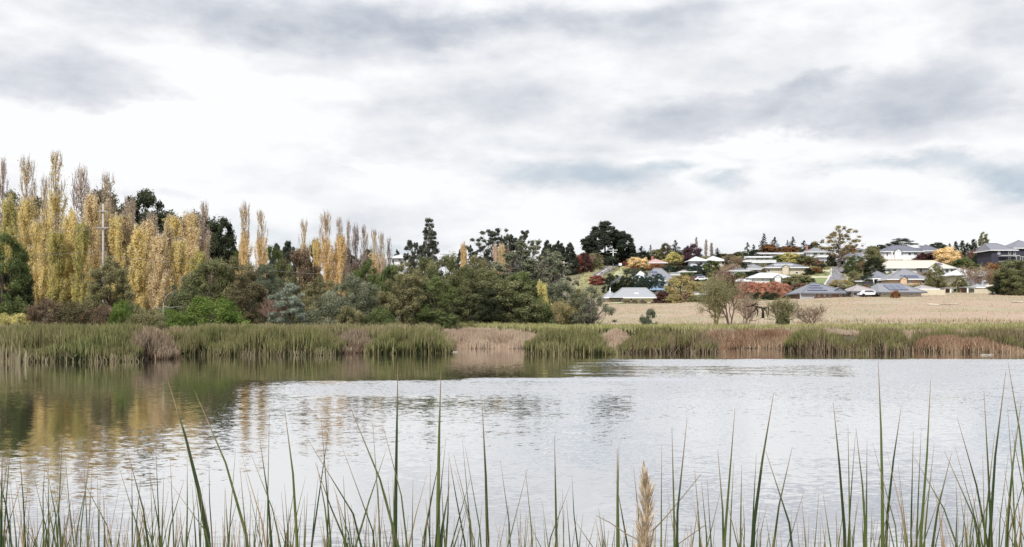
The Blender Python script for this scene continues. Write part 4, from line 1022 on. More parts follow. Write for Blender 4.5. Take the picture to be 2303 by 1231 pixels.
house('top white two storey house with dark slate roof', 1986,2078,552,565.5,586,'dark','white',D=13,wins=[(1995,1999,568,576),(2010,2018,568,574),(2025,2034,568,574),(2044,2051,568,574),(2057,2066,568,574)],ridge=(2020,2050),
      extra=[('balcony',whitem,2012,2066,576.5,583,-2.2,-1.9),('balcony_floor',darkm,2012,2066,583.1,584.6,-2.2,.3),('column',whitem,2004,2006,566,586,-.7,-.4)])
house('right wing with dark slate roof of the row above the golden tree', 2068,2120,551,564,584,'dark','white',D=11,wins=3)
house('house with large cream tiled roof and solar panels', 1987,2150,586.5,602.5,616,'cream','white',D=14,wins=[(1993,2005,606,611),(2010,2018,605,610),(2024,2031,605,611),(2062,2066,605,612),(2070,2076,605,612),(2128,2136,605,613),(2140,2146,605,613)],ridge=(2015,2118),solars=[(2114,2128,.35,.65)],
      extra=[('verandah',darkm,2062,2086,603.5,606,-.4,.3)])
house('white porticoed house with blue grey roof left of the peach walled house', 1962,2012,610,626.5,642,'bluegrey','white',D=11,wins=[(1980,1986,630,637)],openings=[(1968,1974,629,640)],extra=[('column',whitem,1963,1965,627.5,642,-.4,-.1),('column',whitem,1975,1977,627.5,642,-.4,-.1)])
house('peach walled house with pointed grey roof', 1996,2095,606,628,645,'mid','peach',D=13,wins=[(2044,2050,631,638),(2074,2083,631,637)],ridge=(2048,2056),solars=[(2030,2070,.14,.36)])
house('low house with blue solar panels at the field edge, right of the carport', 1976,2084,638,657,668,'mid','cream',D=13,wins=[(2024,2033,660,664),(2049,2058,660,664),(1990,1996,660,665)],ridge=(1998,2050),solars=[(2006,2050,.2,.8)],fascia='dark')
house('small pink grey roofed house between the peach house and the egg shaped tree', 2066,2112,642,650,663,'pinkgrey','cream',D=9,wins=2)
house('white two storey house with glazed roof, right of the egg shaped tree', 2122,2172,613,619,640,'bluegrey','white',D=9,wins=[(2126,2143,622.5,627.5),(2126,2144,631.5,634.5),(2150,2160,622,628)],kind='hip')
house('large pale shed roofed house with pergolas', 2146,2212,604.5,618,644,'white','sand',D=11,wins=[(2152,2165,620.5,625),(2172,2184,620,626),(2172,2180,633,638)],kind='hip')
house('house with pale roof and bluish stepped walls at the right', 2204,2246,609,620,650,'pale','bluewhite',D=11,wins=[(2220,2226,624,629),(2230,2237,624,629),(2215,2225,634,639),(2229,2240,634,639)])
house('plain cream shed at the field edge left of the dark tree', 2226,2252,641,645,659,'cream','cream',kind='gable_front',D=6,wins=0,fascia=False,name='garden_shed')
house('dark balconied three storey house at the right edge', 2228,2290,548,562.5,604,'grey','dark',D=13,wins=[(2246,2252,566,572),(2270,2276,565,572),(2282,2287,566,573),(2270,2276,578,584),(2262,2267,594,599)],ridge=(2234,2262),
      extra=[('balcony',WALL['grey'],2246,2288,575,577,-2,.3),('balcony',WALL['grey'],2246,2288,588,590,-2,.3)])
house('dark grey roofed house rising at the very right edge', 2274,2350,541,558,600,'grey','dark',D=14,wins=4)
house('white roofed house peeping over the bank woodland left of centre', 878,912,574,579,584,'white','white',D=10,wins=2,Y=260)

house('small house with grey roof behind the bare pinkish crown', 1640,1690,602,609,622,'mid','white',D=8,wins=3)
house('white walled house with dark roof between the dark round tree and the cream roof', 1950,1992,600,606,616,'dark','white',D=8,wins=3)
house('little white cottage left of the cream garden shed', 2196,2226,640,646,658,'pale','white',D=7,wins=2)
house('low brown house in the shrubs above the yellow willow', 1528,1566,606,611,620,'pinkgrey','brown',D=8,wins=2)
house('pale garage beside the terraced hedge', 1924,1952,628,632,641,'mid','cream',D=6,wins=1)
house('dark roofed house below the golden tree', 2120,2160,598,604,616,'dark','cream',D=8,wins=3)
# low garden walls and fences
def low_wall(label, px0, px1, py, h, mat, name='garden_wall', cat='wall'):
    Y = hit((px0+px1)/2, py); x0, x1 = at(px0, Y), at(px1, Y); r = empty(name, ((x0+x1)/2, Y, zat(py, Y))); tag(r, label, cat, 'low walls and fences between the gardens')
    mb = MB(); mb.box(-(x1-x0)/2, (x1-x0)/2, 0, .2, -1.5, h); mb.build('panel', mat, r)
    n = max(2, int((x1-x0)/2.6))
    for i in range(n+1):
        x = -(x1-x0)/2 + (x1-x0)*i/n; mb = MB(); mb.box(x-.11, x+.11, -.06, -.003, -1.5, h+.12); mb.build('post', mat, r)
low_wall('pale garden wall along the top of the light green lawn', 1822,1866,612,.7,WALL['cream'])
low_wall('pale garden wall across the middle of the light green lawn', 1826,1862,626,.7,WALL['cream'])
low_wall('white retaining wall below the top white house', 1992,2066,588,1.2,WALL['white'])
low_wall('brown fence left of the large cream roof', 1978,2030,592,1.3,WALL['brown'],'fence','fence')
low_wall('brown paling fence at the field edge left of the red row', 1590,1660,676,1.3,WALL['brown'],'fence','fence')
low_wall('grey fence at the field edge under the blue grey solar roof', 1800,1830,672,1.2,WALL['grey'],'fence','fence')
low_wall('sand coloured fence along the field edge right of the rust shrub', 2052,2125,664,1.3,WALL['sand'],'fence','fence')
low_wall('sand coloured fence along the field edge below the white cottage', 2192,2232,661,1.2,WALL['sand'],'fence','fence')
low_wall('dark fence below the terraced hedge', 1934,1964,644,1.2,WALL['dark'],'fence','fence')
low_wall('white fence above the red row, right of the long white house', 1786,1812,632,1.0,whitem,'fence','fence')
low_wall('white fence between the blue roof and the yellow willow', 1490,1512,664,1.1,whitem,'fence','fence')
# pergolas in front of the right hand houses
def pergola(label, px0, px1, pt, pb, posts, Y=None):
    Y = Y or hit((px0+px1)/2, pb); r = empty('pergola', (at((px0+px1)/2, Y), Y, zat(pb, Y))); tag(r, label, 'pergola', 'pergolas at the field edge')
    s = Y/F; c = (px0+px1)/2; zt = (pb-pt)*s
    mb = MB(); mb.box((px0-c)*s, (px1-c)*s, 0, 3.5, zt-.25, zt); mb.build('pergola_roof', ROOF['pale'], r)
    mb = MB(); mb.box((px0-c)*s+.2, (px1-c)*s-.2, 3.2, 3.4, -1, zt-.26); mb.build('back_wall', WALL['brown'], r)
    for p in posts:
        mb = MB(); mb.box((p-c)*s-.14, (p-c)*s+.14, .1, .38, -1, zt-.253); mb.build('post', whitem, r)
pergola('pergola with one white post, left of the smaller egg shaped tree', 2124,2152,647,659,[2138.5])
pergola('pergola with one white post, right of the smaller egg shaped tree', 2170,2192,645,659,[2177])

# ------------------------------------------------------------------ poles, wires, signs, smoke
def pole(name, label, px, top, base, Y, r, col, arms=(), cat='pole', group=None):
    Y = Y or hit(px, base); z0 = gz(at(px, Y), Y); zt = zat(top, Y)
    rt = empty(name, (at(px, Y), Y, z0)); tag(rt, label, cat, group)
    mb = MB(); mb.tube([(0,0,-.3),(0,0,(zt-z0)*.5),(0,0,zt-z0)], [r, r*.85, r*.65], 8); mb.build('pole', col, rt, True)
    for (py, w_, th) in arms:
        z = zat(py, Y)-z0; mb = MB(); mb.box(-w_/2, w_/2, -.10-r, -r*.9, z-th/2, z+th/2); arm = mb.build('crossarm', col, rt)
        for x in (-w_*.42, w_*.42):
            mb = MB(); mb.tube([(x,-.05-r,z+th/2),(x,-.05-r,z+th/2+.25)], [.07,.04], 6); mb.build('insulator', solid('insulator', (.10,.09,.09), .3), arm)
    return rt
polem = solid('weathered_pole', (0.40,0.38,0.35), .8)
wirem = solid('wire_grey', (0.22,0.21,0.20), .6)
pole('power_pole', 'tall pale power pole rising among the golden poplars', 232, 459, 690, 92, .13, polem, [(476,.9,.09),(513,1.2,.08)], 'power pole')
pole('power_pole', 'pale power pole at the left end of the grass slope', 1268, 588, 625, 190, .2, polem, [(592,1.6,.12)], 'power pole')
pole('light_pole', 'light pole with crossarms where the road crests', 1379, 560, 599, None, .25, whitem, [(563,3.2,.2),(568,2.4,.2)], 'light pole')
pole('light_pole', 'tall light pole in front of the right hand pine', 1421.5, 534, 584, None, .28, polem, [(537,1.8,.2)], 'light pole')
pole('roof_antenna', 'thin aerial standing on the skyline right of the big half bare tree', 1941, 546, 561, None, .12, polem, [(549,2.2,.10),(552,1.6,.10)], 'antenna')
def wire(label, pts, r=0.02):
    mb = MB(); P_ = []
    for (a, b_) in zip(pts[:-1], pts[1:]):
        A = np.array((at(a[0], a[2]), a[2], zat(a[1], a[2]))); B = np.array((at(b_[0], b_[2]), b_[2], zat(b_[1], b_[2])))
        for s in np.linspace(0, 1, 13): P_.append(A*(1-s)+B*s - (0,0,0.05*4*s*(1-s)))
    mb.tube(P_, r, 5); tag(mb.build('overhead_wire', wirem), label, 'wire', 'overhead wires')
wire('overhead wire from the left edge to the tall power pole', [(-60,586,92),(232,563,91.8)], .014)
wire('overhead wire from the tall power pole into the bank woodland', [(232,575,91.8),(700,616,91),(940,612,90)], .012)
wire('wire at the top of the tall power pole running left', [(-60,540,92),(232,512,91.7)], .014)
# white board beside the road
Yb = hit(1395, 600); r = empty('road_sign', (at(1395, Yb), Yb, zat(600, Yb))); tag(r, 'white board standing where the road crests', 'sign')
mb = MB(); mb.box(-.55, .55, -.04, .04, .35, 1.25); mb.build('board', whitem, r)
mb = MB(); mb.box(-.45,-.35,.043,.12,-.6,1.2); mb.box(.35,.45,.043,.12,-.6,1.2); mb.build('post', polem, r)
Yb = hit(1883, 590); r = empty('round_sign', (at(1883, Yb)-.0, Yb, zat(590, Yb))); tag(r, 'round white satellite dish at the top of the street', 'dish')
mb = MB(); mb.tube([(0,-.05,.9),(0,.05,.9)], [.75,.72], 16); mb.build('dish', whitem, r, True)
mb = MB(); mb.tube([(0,-.18,.9),(0,-.06,.9)], [.24,.24], 12); mb.build('receiver', darkm, r, True)
mb = MB(); mb.tube([(0,.1,-1.2),(0,.1,.8)], [.07,.07], 6); mb.build('post', polem, r, True)
# parked cars at the top of the street and the field edge
def car(label, px, py, col, scale=1.0, rz=0.0):
    Y = hit(px, py); r = empty('parked_car', (at(px, Y), Y-.8, gz(at(px, Y), Y-.8)+.1), rz); tag(r, label, 'car', 'parked cars')
    prof = [(-2.1,.35),(-2.15,.75),(-1.5,.9),(-1.0,1.38),(.7,1.42),(1.35,.95),(2.05,.82),(2.15,.4)]
    mb = MB(); n = len(prof)
    for y in (-.85, .85): mb.v += [(x, y*(.86 if z > 1.2 else 1), z) for x, z in prof]
    mb.f.append(tuple(range(n))[::-1]); mb.f.append(tuple(range(n, 2*n)))
    for i in range(n): j = (i+1) % n; mb.f.append((i, j, n+j, n+i))
    mb.build('body', col, r)
    for y in (-.9, .9):
        mb = MB(); mb.poly([(-1.25,y,.95),(1.1,y,.95),(.6,y*.9,1.33),(-.9,y*.9,1.32)]); mb.build('side_window', glassm, r)
        for x in (-1.35, 1.4):
            mb = MB(); mb.tube([(x, y-.1, .33),(x, y+.1, .33)], [.33,.33], 12); mb.build('wheel', darkm, r, True)
car('dark blue car parked among the shrubs above the yellow willow', 1572, 627, solid('car_blue', (.05,.06,.12), .3, .05, 1, .6))
car('white car parked below the dark blue one', 1576, 632, solid('car_white', (.8,.8,.82), .3, .05, 1, .6))
car('white car parked under the carport at the field edge', 1950, 668, _M['car_white'])
# smoke from the flue of the long pale roof
Yh = hit(1427, 681)
mb = MB(); xx = at(1376, Yh); zt = zat(646, Yh)
mb.tube([(0,0,-2.5),(0,0,0)], [.12,.12], 8); fl = mb.build('flue_pipe', whitem, None, True); fl.location = (xx, Yh+4.5, zt); tag(fl, 'thin white flue pipe at the left of the long pale roof', 'flue')
sm = bpy.data.materials.new('smoke'); sm.use_nodes = True; t = NT(sm.node_tree); t.n.clear()
pv = t.node('ShaderNodeVolumePrincipled'); pv.inputs['Color'].default_value = (.82,.90,.98,1); pv.inputs['Density'].default_value = .4
t.l.new(pv.outputs[0], t.node('ShaderNodeOutputMaterial').inputs['Volume'])
mb = MB(); pts = [(1376,646,.10),(1377,640,.2),(1380,635,.3),(1388,631,.38),(1396,626,.42),(1400,618,.45),(1399,609,.3)]
Pp = [(at(a, Yh)-xx, 0, zat(b_, Yh)-zt) for a, b_, r_ in pts]; mb.tube(Pp, [r_ for a, b_, r_ in pts], 12)
so_ = mb.build('smoke', sm, None, True); so_.location = (xx, Yh+4.5, zt+.05); tag(so_, 'wisp of bluish smoke rising from the flue', 'smoke', None, 'stuff')

# ------------------------------------------------------------------ reeds and grasses
def blade_mesh(name, mat, rng, X, Y, Z, Hh, wid, lean, bend=0.6, tipw=0.25, hz=None):
    """flat blades of 3 joints; lean = sideways run of the tip as a share of the height"""
    n = len(X); a = rng.uniform(0, 2*pi, n); l = lean * rng.normal(size=n)
    dx, dy = np.cos(a)*l*Hh, np.sin(a)*l*Hh*.7
    f = rng.uniform(-.9, .9, n); wx, wy = np.cos(f)*wid/2, np.sin(f)*wid/2
    lv = []; hv = []
    for (t_, bx, w_) in ((0, 0, 1), (.4, .25*(1-bend)+.08, 1), (.75, .55*(1-bend)+.2, .8), (1, 1, tipw)):
        cx, cy, cz = X+dx*bx, Y+dy*bx, Z+Hh*t_*(1-.25*np.abs(l)*t_)
        lv.append(np.stack([cx-wx*w_, cy-wy*w_, cz], -1)); lv.append(np.stack([cx+wx*w_, cy+wy*w_, cz], -1))
    V = np.stack(lv, 1).reshape(-1, 3); b = (np.arange(n)*8)[:, None]
    Q = np.concatenate([b + np.array([0,1,3,2]), b + np.array([2,3,5,4]), b + np.array([4,5,7,6])], 1).reshape(-1, 4)
    tt = np.repeat(np.array([0, .4, .75, 1.]), 2)[None, :]
    hvv = (np.tile(tt, (n, 1)) if hz is None else hz[0][:, None]*(1-tt) + hz[1][:, None]*tt).ravel()
    return mesh_np(name, V, Q, mat, fattr={'rv': np.repeat(rng.uniform(0, 1, n), 3)}, vattr={'hv': hvv})
def clumpy(rng, n, x0, x1, y0, y1, cell=1.1, tight=.33):
    k = max(3, int((x1-x0)*(y1-y0)/cell**2*1.3)); cx = rng.uniform(x0, x1, k); cy = rng.uniform(y0, y1, k); i = rng.randint(0, k, n)
    return cx[i] + rng.normal(size=n)*tight, cy[i] + rng.normal(size=n)*tight, i, rng.uniform(.82, 1.12, k)
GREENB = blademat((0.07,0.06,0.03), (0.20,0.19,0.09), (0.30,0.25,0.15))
GREENT = blademat((0.018,0.026,0.010), (0.155,0.165,0.065), (0.20,0.175,0.09))  # near-black foot colour paints the shaded inside of the clump
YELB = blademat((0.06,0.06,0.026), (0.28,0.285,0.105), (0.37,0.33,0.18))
DARKB = blademat((0.028,0.022,0.015), (0.155,0.17,0.055), (0.20,0.15,0.10))  # brown dead foot, darkened further as painted shade between the blades
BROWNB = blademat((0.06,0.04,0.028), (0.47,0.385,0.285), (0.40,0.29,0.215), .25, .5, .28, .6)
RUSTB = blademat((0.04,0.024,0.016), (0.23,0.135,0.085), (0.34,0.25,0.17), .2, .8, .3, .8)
DRYB = blademat((0.50,0.42,0.31), (0.62,0.52,0.39), (0.62,0.47,0.36), .4, .35)
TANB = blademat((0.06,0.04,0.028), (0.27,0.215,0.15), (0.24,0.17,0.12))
OLVB = blademat((0.34,0.30,0.18), (0.45,0.42,0.25), (0.48,0.38,0.26), .4, .4)
def reeds(name, label, px0, px1, Y0, Y1, n, h0, h1, mat, lean=.17, wid=.036, seed=0, kind='stuff', cat=None, group=None, front=.35, cell=1.1, bank=True, tight=.33, dome=True):
    """a bed of reeds: stems from the ground and arching leaves set at every height; lower at its front and ends"""
    rng = np.random.RandomState(seed)
    Ym = (Y0+Y1)/2; x0, x1 = at(px0, Ym), at(px1, Ym)
    X, Y, i, hs = clumpy(rng, n, x0, x1, Y0, Y1, cell, tight)
    edge = np.minimum(X-x0, x1-X); X = np.clip(X, x0-.3, x1+.3)
    Z = np.maximum(ground(X, Y), -0.25)
    hs = np.where(rng.uniform(0, 1, len(hs)) < .16, hs*.8, hs)
    E = (h0 + (h1-h0)*rng.uniform(0, 1, n)) * hs[i] * (1 - .4*(1-sstep(-.2, 1.1, edge))) * np.clip((2.04 - Z)/2.05, .55, 1.05)
    if dome: E = E * (.62 + .38*sstep(-.4, 1.6, Y-Y0 + .5*np.sin(X*1.9)))
    leaf = rng.uniform(0, 1, n) < .62
    L = np.where(leaf, rng.uniform(.3, .75, n)*E.mean()*.8, E)
    zb = np.where(leaf, np.maximum(0, (E - L)*rng.uniform(0, 1, n)**.6), 0)
    L = np.minimum(L, E)
    X = X + 0; Yb = Y + np.where(leaf, rng.normal(size=n)*.12, 0)
    me = blade_mesh(name, mat, rng, X, Yb, Z-.05+zb, L, wid, np.where(leaf, lean*2.6, lean*.7), hz=(zb/E, (zb+L)/E))
    o = link(name, me); return tag(o, label, cat, group, kind)
# continuous belts
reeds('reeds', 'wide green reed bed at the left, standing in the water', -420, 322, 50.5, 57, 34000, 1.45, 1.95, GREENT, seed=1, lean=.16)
reeds('reeds', 'olive reeds behind the left reed bed', -420, 345, 56, 64, 9000, 1.5, 2.0, GREENB, seed=2)
reeds('dry_grass', 'tan rushes at the gap between the two left reed beds', 296, 388, 52.5, 58.5, 5200, 1.2, 1.75, TANB, seed=3, lean=.22)
reeds('reeds', 'olive reeds in the gap, behind the tan rushes', 330, 420, 60, 67, 2500, .9, 1.3, RUSTB, seed=33, lean=.2)
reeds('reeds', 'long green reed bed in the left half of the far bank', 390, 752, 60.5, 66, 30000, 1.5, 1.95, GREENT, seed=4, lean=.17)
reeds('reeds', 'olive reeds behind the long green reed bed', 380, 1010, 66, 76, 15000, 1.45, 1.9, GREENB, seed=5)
reeds('dry_grass', 'pinkish dry grass between the long reed bed and the next reed clump', 748, 850, 64, 68, 4800, 1.1, 1.5, TANB, seed=6, lean=.16)
reeds('dry_grass', 'pale brown dry grass along the water in the middle', 990, 1205, 75.8, 80, 18000, .95, 1.25, BROWNB, seed=7, lean=.22, cell=.7, wid=.03)
reeds('dry_grass', 'short pale brown grass between two reed clumps', 1360, 1420, 75.8, 80, 6000, .9, 1.2, BROWNB, seed=8, wid=.03)
reeds('dry_grass', 'rust brown grass in the widest gap of the right hand reeds', 1596, 1800, 75.8, 80.5, 15000, 1.0, 1.35, RUSTB, seed=9, lean=.2, cell=.8)
reeds('dry_grass', 'ochre tops behind the rust brown grass', 1590, 1960, 80, 83, 7000, 1.0, 1.3, BROWNB, seed=10)
reeds('dry_grass', 'ochre grass at the right edge by the water', 2040, 2420, 75.8, 81, 10000, .9, 1.25, BROWNB, seed=11)
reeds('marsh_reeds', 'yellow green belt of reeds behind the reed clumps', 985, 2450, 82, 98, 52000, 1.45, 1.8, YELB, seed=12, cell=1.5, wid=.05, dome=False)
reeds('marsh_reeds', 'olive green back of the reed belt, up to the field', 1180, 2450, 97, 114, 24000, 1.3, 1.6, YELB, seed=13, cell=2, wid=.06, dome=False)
# single clumps
CG = 'reed clumps standing in the water'
def clump(px0, px1, Y0, n, mat, label, seed, h=(1.35, 1.85), Y1=None):
    reeds('reed_clump', label, px0, px1, Y0, Y1 or Y0+4.5, n, h[0], h[1], mat, seed=seed, kind='thing', cat='reeds', group=CG, lean=.20)
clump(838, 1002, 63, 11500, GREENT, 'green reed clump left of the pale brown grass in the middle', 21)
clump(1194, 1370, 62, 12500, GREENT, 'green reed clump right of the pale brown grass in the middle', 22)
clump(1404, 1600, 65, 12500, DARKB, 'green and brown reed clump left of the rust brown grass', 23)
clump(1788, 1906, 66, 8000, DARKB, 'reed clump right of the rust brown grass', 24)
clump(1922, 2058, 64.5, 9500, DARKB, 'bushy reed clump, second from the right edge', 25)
clump(2076, 2250, 66, 10500, RUSTB, 'dark brown reed clump nearest the right edge', 26, (1.0, 1.35))
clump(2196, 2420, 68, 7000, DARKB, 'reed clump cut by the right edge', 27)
# green heads over the dark clump
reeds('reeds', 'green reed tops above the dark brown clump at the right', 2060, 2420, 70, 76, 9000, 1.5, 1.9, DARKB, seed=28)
# dead straw in front of the beds
def straws(name, label, px0, px1, Y0, Y1, n, seed, h=(.25,.6), lean=.8, mat=None, kind='stuff', cat=None):
    rng = np.random.RandomState(seed); Y = rng.uniform(Y0, Y1, n); X = at(rng.uniform(px0, px1, n), Y); X = at(rng.uniform(px0, px1, n), Y)
    o = link(name, blade_mesh(name, mat or _M['blade_straw'], rng, X, Y, np.full(n, -.03), rng.uniform(*h, n), .025, lean)); return tag(o, label, cat, None, kind)
_M['blade_straw'] = blademat((0.20,0.17,0.11), (0.34,0.30,0.21), (0.22,0.18,0.12))
straws('dead_reeds', 'broken straw coloured stems along the foot of the left reed bed', -60, 320, 49.6, 51, 190, 31)
straws('dead_reeds', 'broken straw coloured stems along the foot of the long reed bed', 385, 755, 59.8, 61, 150, 32)
straws('dead_reeds', 'broken straw coloured stems along the foot of the right hand clumps', 1190, 2320, 61.5, 66, 170, 34)
straws('dead_reeds', 'pale dead stems standing in the water at the left edge', -25, 62, 47.5, 49.5, 60, 35, (.3, .95), .06)
# field and hillside grass
def tufts(name, label, px0, px1, Y0, Y1, n, h0, h1, mat, seed, wid=.10, rows=None):
    rng = np.random.RandomState(seed); Y = np.sqrt(rng.uniform(Y0**2, Y1**2, n)); X = at(rng.uniform(px0, px1, n), Y)
    keep = np.sin(X*.31+2*np.sin(Y*.11)) + np.sin(Y*.23+X*.07) + rng.normal(size=n)*.9 > -.6; X, Y = X[keep], Y[keep]
    Z = ground(X, Y); o = link(name, blade_mesh(name, mat, rng, X, Y, Z-.04, rng.uniform(h0, h1, len(X)), wid, .7)); return tag(o, label, None, None, 'stuff')
tufts('dry_grass', 'tan pink dry grass covering the field', 1330, 2500, 112, 262, 40000, .10, .28, DRYB, 41, .06)
tufts('field_grass', 'olive tufts scattered through the dry field', 1330, 2500, 112, 262, 5000, .15, .4, OLVB, 42)
tufts('field_edge_grass', 'rough olive and straw tussocks where the field meets the reeds', 1200, 2500, 111, 128, 7000, .3, .8, blademat((.18,.16,.09), (.38,.35,.20), (.44,.35,.25)), 45, .05)
tufts('hill_grass', 'rough grass between the houses', 1290, 2450, 285, 440, 26000, .3, .9, blademat((.10,.11,.04), (.20,.21,.08), (.36,.30,.16)), 43, .22)
# undergrowth below the bank trees
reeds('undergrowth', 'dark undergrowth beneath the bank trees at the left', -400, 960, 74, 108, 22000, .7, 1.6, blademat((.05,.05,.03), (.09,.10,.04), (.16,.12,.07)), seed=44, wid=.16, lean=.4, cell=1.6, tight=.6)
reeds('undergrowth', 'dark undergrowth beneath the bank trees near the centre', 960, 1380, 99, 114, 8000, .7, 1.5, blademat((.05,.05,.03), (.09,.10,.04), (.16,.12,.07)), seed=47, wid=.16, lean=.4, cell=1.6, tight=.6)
# low garden planting between the houses
rng = np.random.RandomState(91); n_ = 1500; gpx = rng.uniform(1390, 2290, n_); gY = rng.uniform(285, 445, n_)
ok_ = ~((gpx > 1812) & (gpx < 1915) & (gY > 300)) ; gpx, gY = gpx[ok_], gY[ok_]
k_ = np.sin(gpx*.07)+np.sin(gY*.19+gpx*.02) > -.5; gpx, gY = gpx[k_], gY[k_]
gX = (gpx-CX)/F*gY; gC = np.stack([gX, gY, ground(gX, gY)+.45], -1)
for k_, (sel, lab, cc) in enumerate(((slice(0, None, 3), 'dark green garden planting between the houses', 'dark'), (slice(1, None, 3), 'olive garden planting between the houses', 'olive'), (slice(2, None, 3), 'brownish garden planting between the houses', 'pinkbrown'))):
    c1, c2 = LC[cc]; Cc = gC[sel]
    tag(link('garden_planting', crown_mesh('garden_planting', Cc, rng.uniform(.6, 1.9, len(Cc)), 110, .2, .5, rng, up=.5, flat=.7), None, leafmat(c1, c2)), lab, None, None, 'stuff')
# floating scum and pale sticks at the water line
sand = solid('pale_debris', (.36,.34,.29))
for i, (px, py, w_) in enumerate(((2219,799,34),(1015,792.5,32),(1205,791,26))):
    Y = F*EYE/(py-HY); s = Y/F; rng = np.random.RandomState(200+i); mb = MB(); L = w_*s
    pts = [(x, .10*sin(3*x+i)+rng.normal()*.05, .02+.012*rng.uniform()) for x in np.linspace(-L/2, L/2, 9)]
    mb.tube(pts, [.015]+[.022+.014*rng.uniform() for _ in range(7)]+[.015], 6)
    o = mb.build('driftwood', sand, None, True); o.location = (at(px, Y), Y, 0)
    tag(o, ['pale stick floating off the dark brown clump at the right','pale stick floating at the left end of the middle brown grass','pale stick at the left foot of the middle right reed clump','pale stick off the left end of the pinkish dry grass','longer pale stick off the pinkish dry grass','short pale stick under the middle brown grass','pale stick between two right hand reed clumps','tiny pale stick under the rust brown grass','pale stick along the long green reed bed','longest pale strip at the right foot of the left reed bed','pale strip left of the longest one at the left reed bed','pale strip under the tan rushes at the left'][i], 'stick', 'pale sticks floating by the far bank')

# ------------------------------------------------------------------ rushes in front of the camera
rushm = bpy.data.materials.new('rush_green'); rushm.use_nodes = True; t = NT(rushm.node_tree); b = t.n['Principled BSDF']
g = t.node('ShaderNodeNewGeometry').outputs['Position']; hv = t.attr('hv'); oi = t.node('ShaderNodeObjectInfo').outputs['Random']
c = t.mix(t.rng(oi, 0, 1), (0.024,0.042,0.010,1), (0.085,0.11,0.024,1))
c = t.mix(t.math('MULTIPLY', t.rng(t.noise(t.vec('MULTIPLY', g, (40, 40, 3)), 1, 3), .55, .7), .5), c, (0.24,0.20,0.07,1))
c = t.mix(t.rng(hv, .9, 1.0), c, (0.20,0.12,0.06,1))
t.put(b.inputs['Base Color'], c); b.inputs['Roughness'].default_value = .42; b.inputs['Specular IOR Level'].default_value = .4
deadm = solid('rush_dead', (.34,.22,.12), .8, .2, 6)
def stem_mesh(tip, base, Y, r, bow, dead=False, kink=0):
    """tip/base in photo pixels (base on the bottom row); the stem goes on down to the water"""
    zt = zat(tip[1], Y); xt = at(tip[0], Y); zb = zat(base[1], Y); xb = at(base[0], Y)
    n = 10; pts = []; sl_ = (xb-xt)/(zt-zb)
    xf = xb + sl_*(zb-0)*.45
    for s in np.linspace(0, 1, n):          # 0 foot, 1 tip
        z = -.05 + (zt+.05)*s
        if z < zb: q = z/zb; x = xf + (xb-xf)*(1-(1-q)**1.5 if q > 0 else 0)
        else: q = (z-zb)/(zt-zb); x = xb + (xt-xb)*q + bow*4*q*(1-q)
        pts.append((x, Y + .05*s*bow*20*0, z))
    if kink:                                # snapped over: the top part hangs to one side
        a = np.array(pts[6]); pts[7:] = [tuple(a + np.array((kink*L_*.8, .02, .25*L_ - L_*L_*9*abs(kink)))) for L_ in (.05, .11, .18)]
    ss = np.linspace(0, 1, n); rad = r*np.clip(1.05-.50*ss-.50*ss**4, .05, 1)
    mb = MB(); mb.tube(pts, list(rad), 6)
    V = np.array(mb.v); me = mb.mesh('stem', deadm if dead else rushm, True)
    at_ = me.attributes.new('hv', 'FLOAT', 'POINT'); at_.data.foreach_set('value', np.repeat(ss, 6).astype(np.float32))
    return me, pts[0]
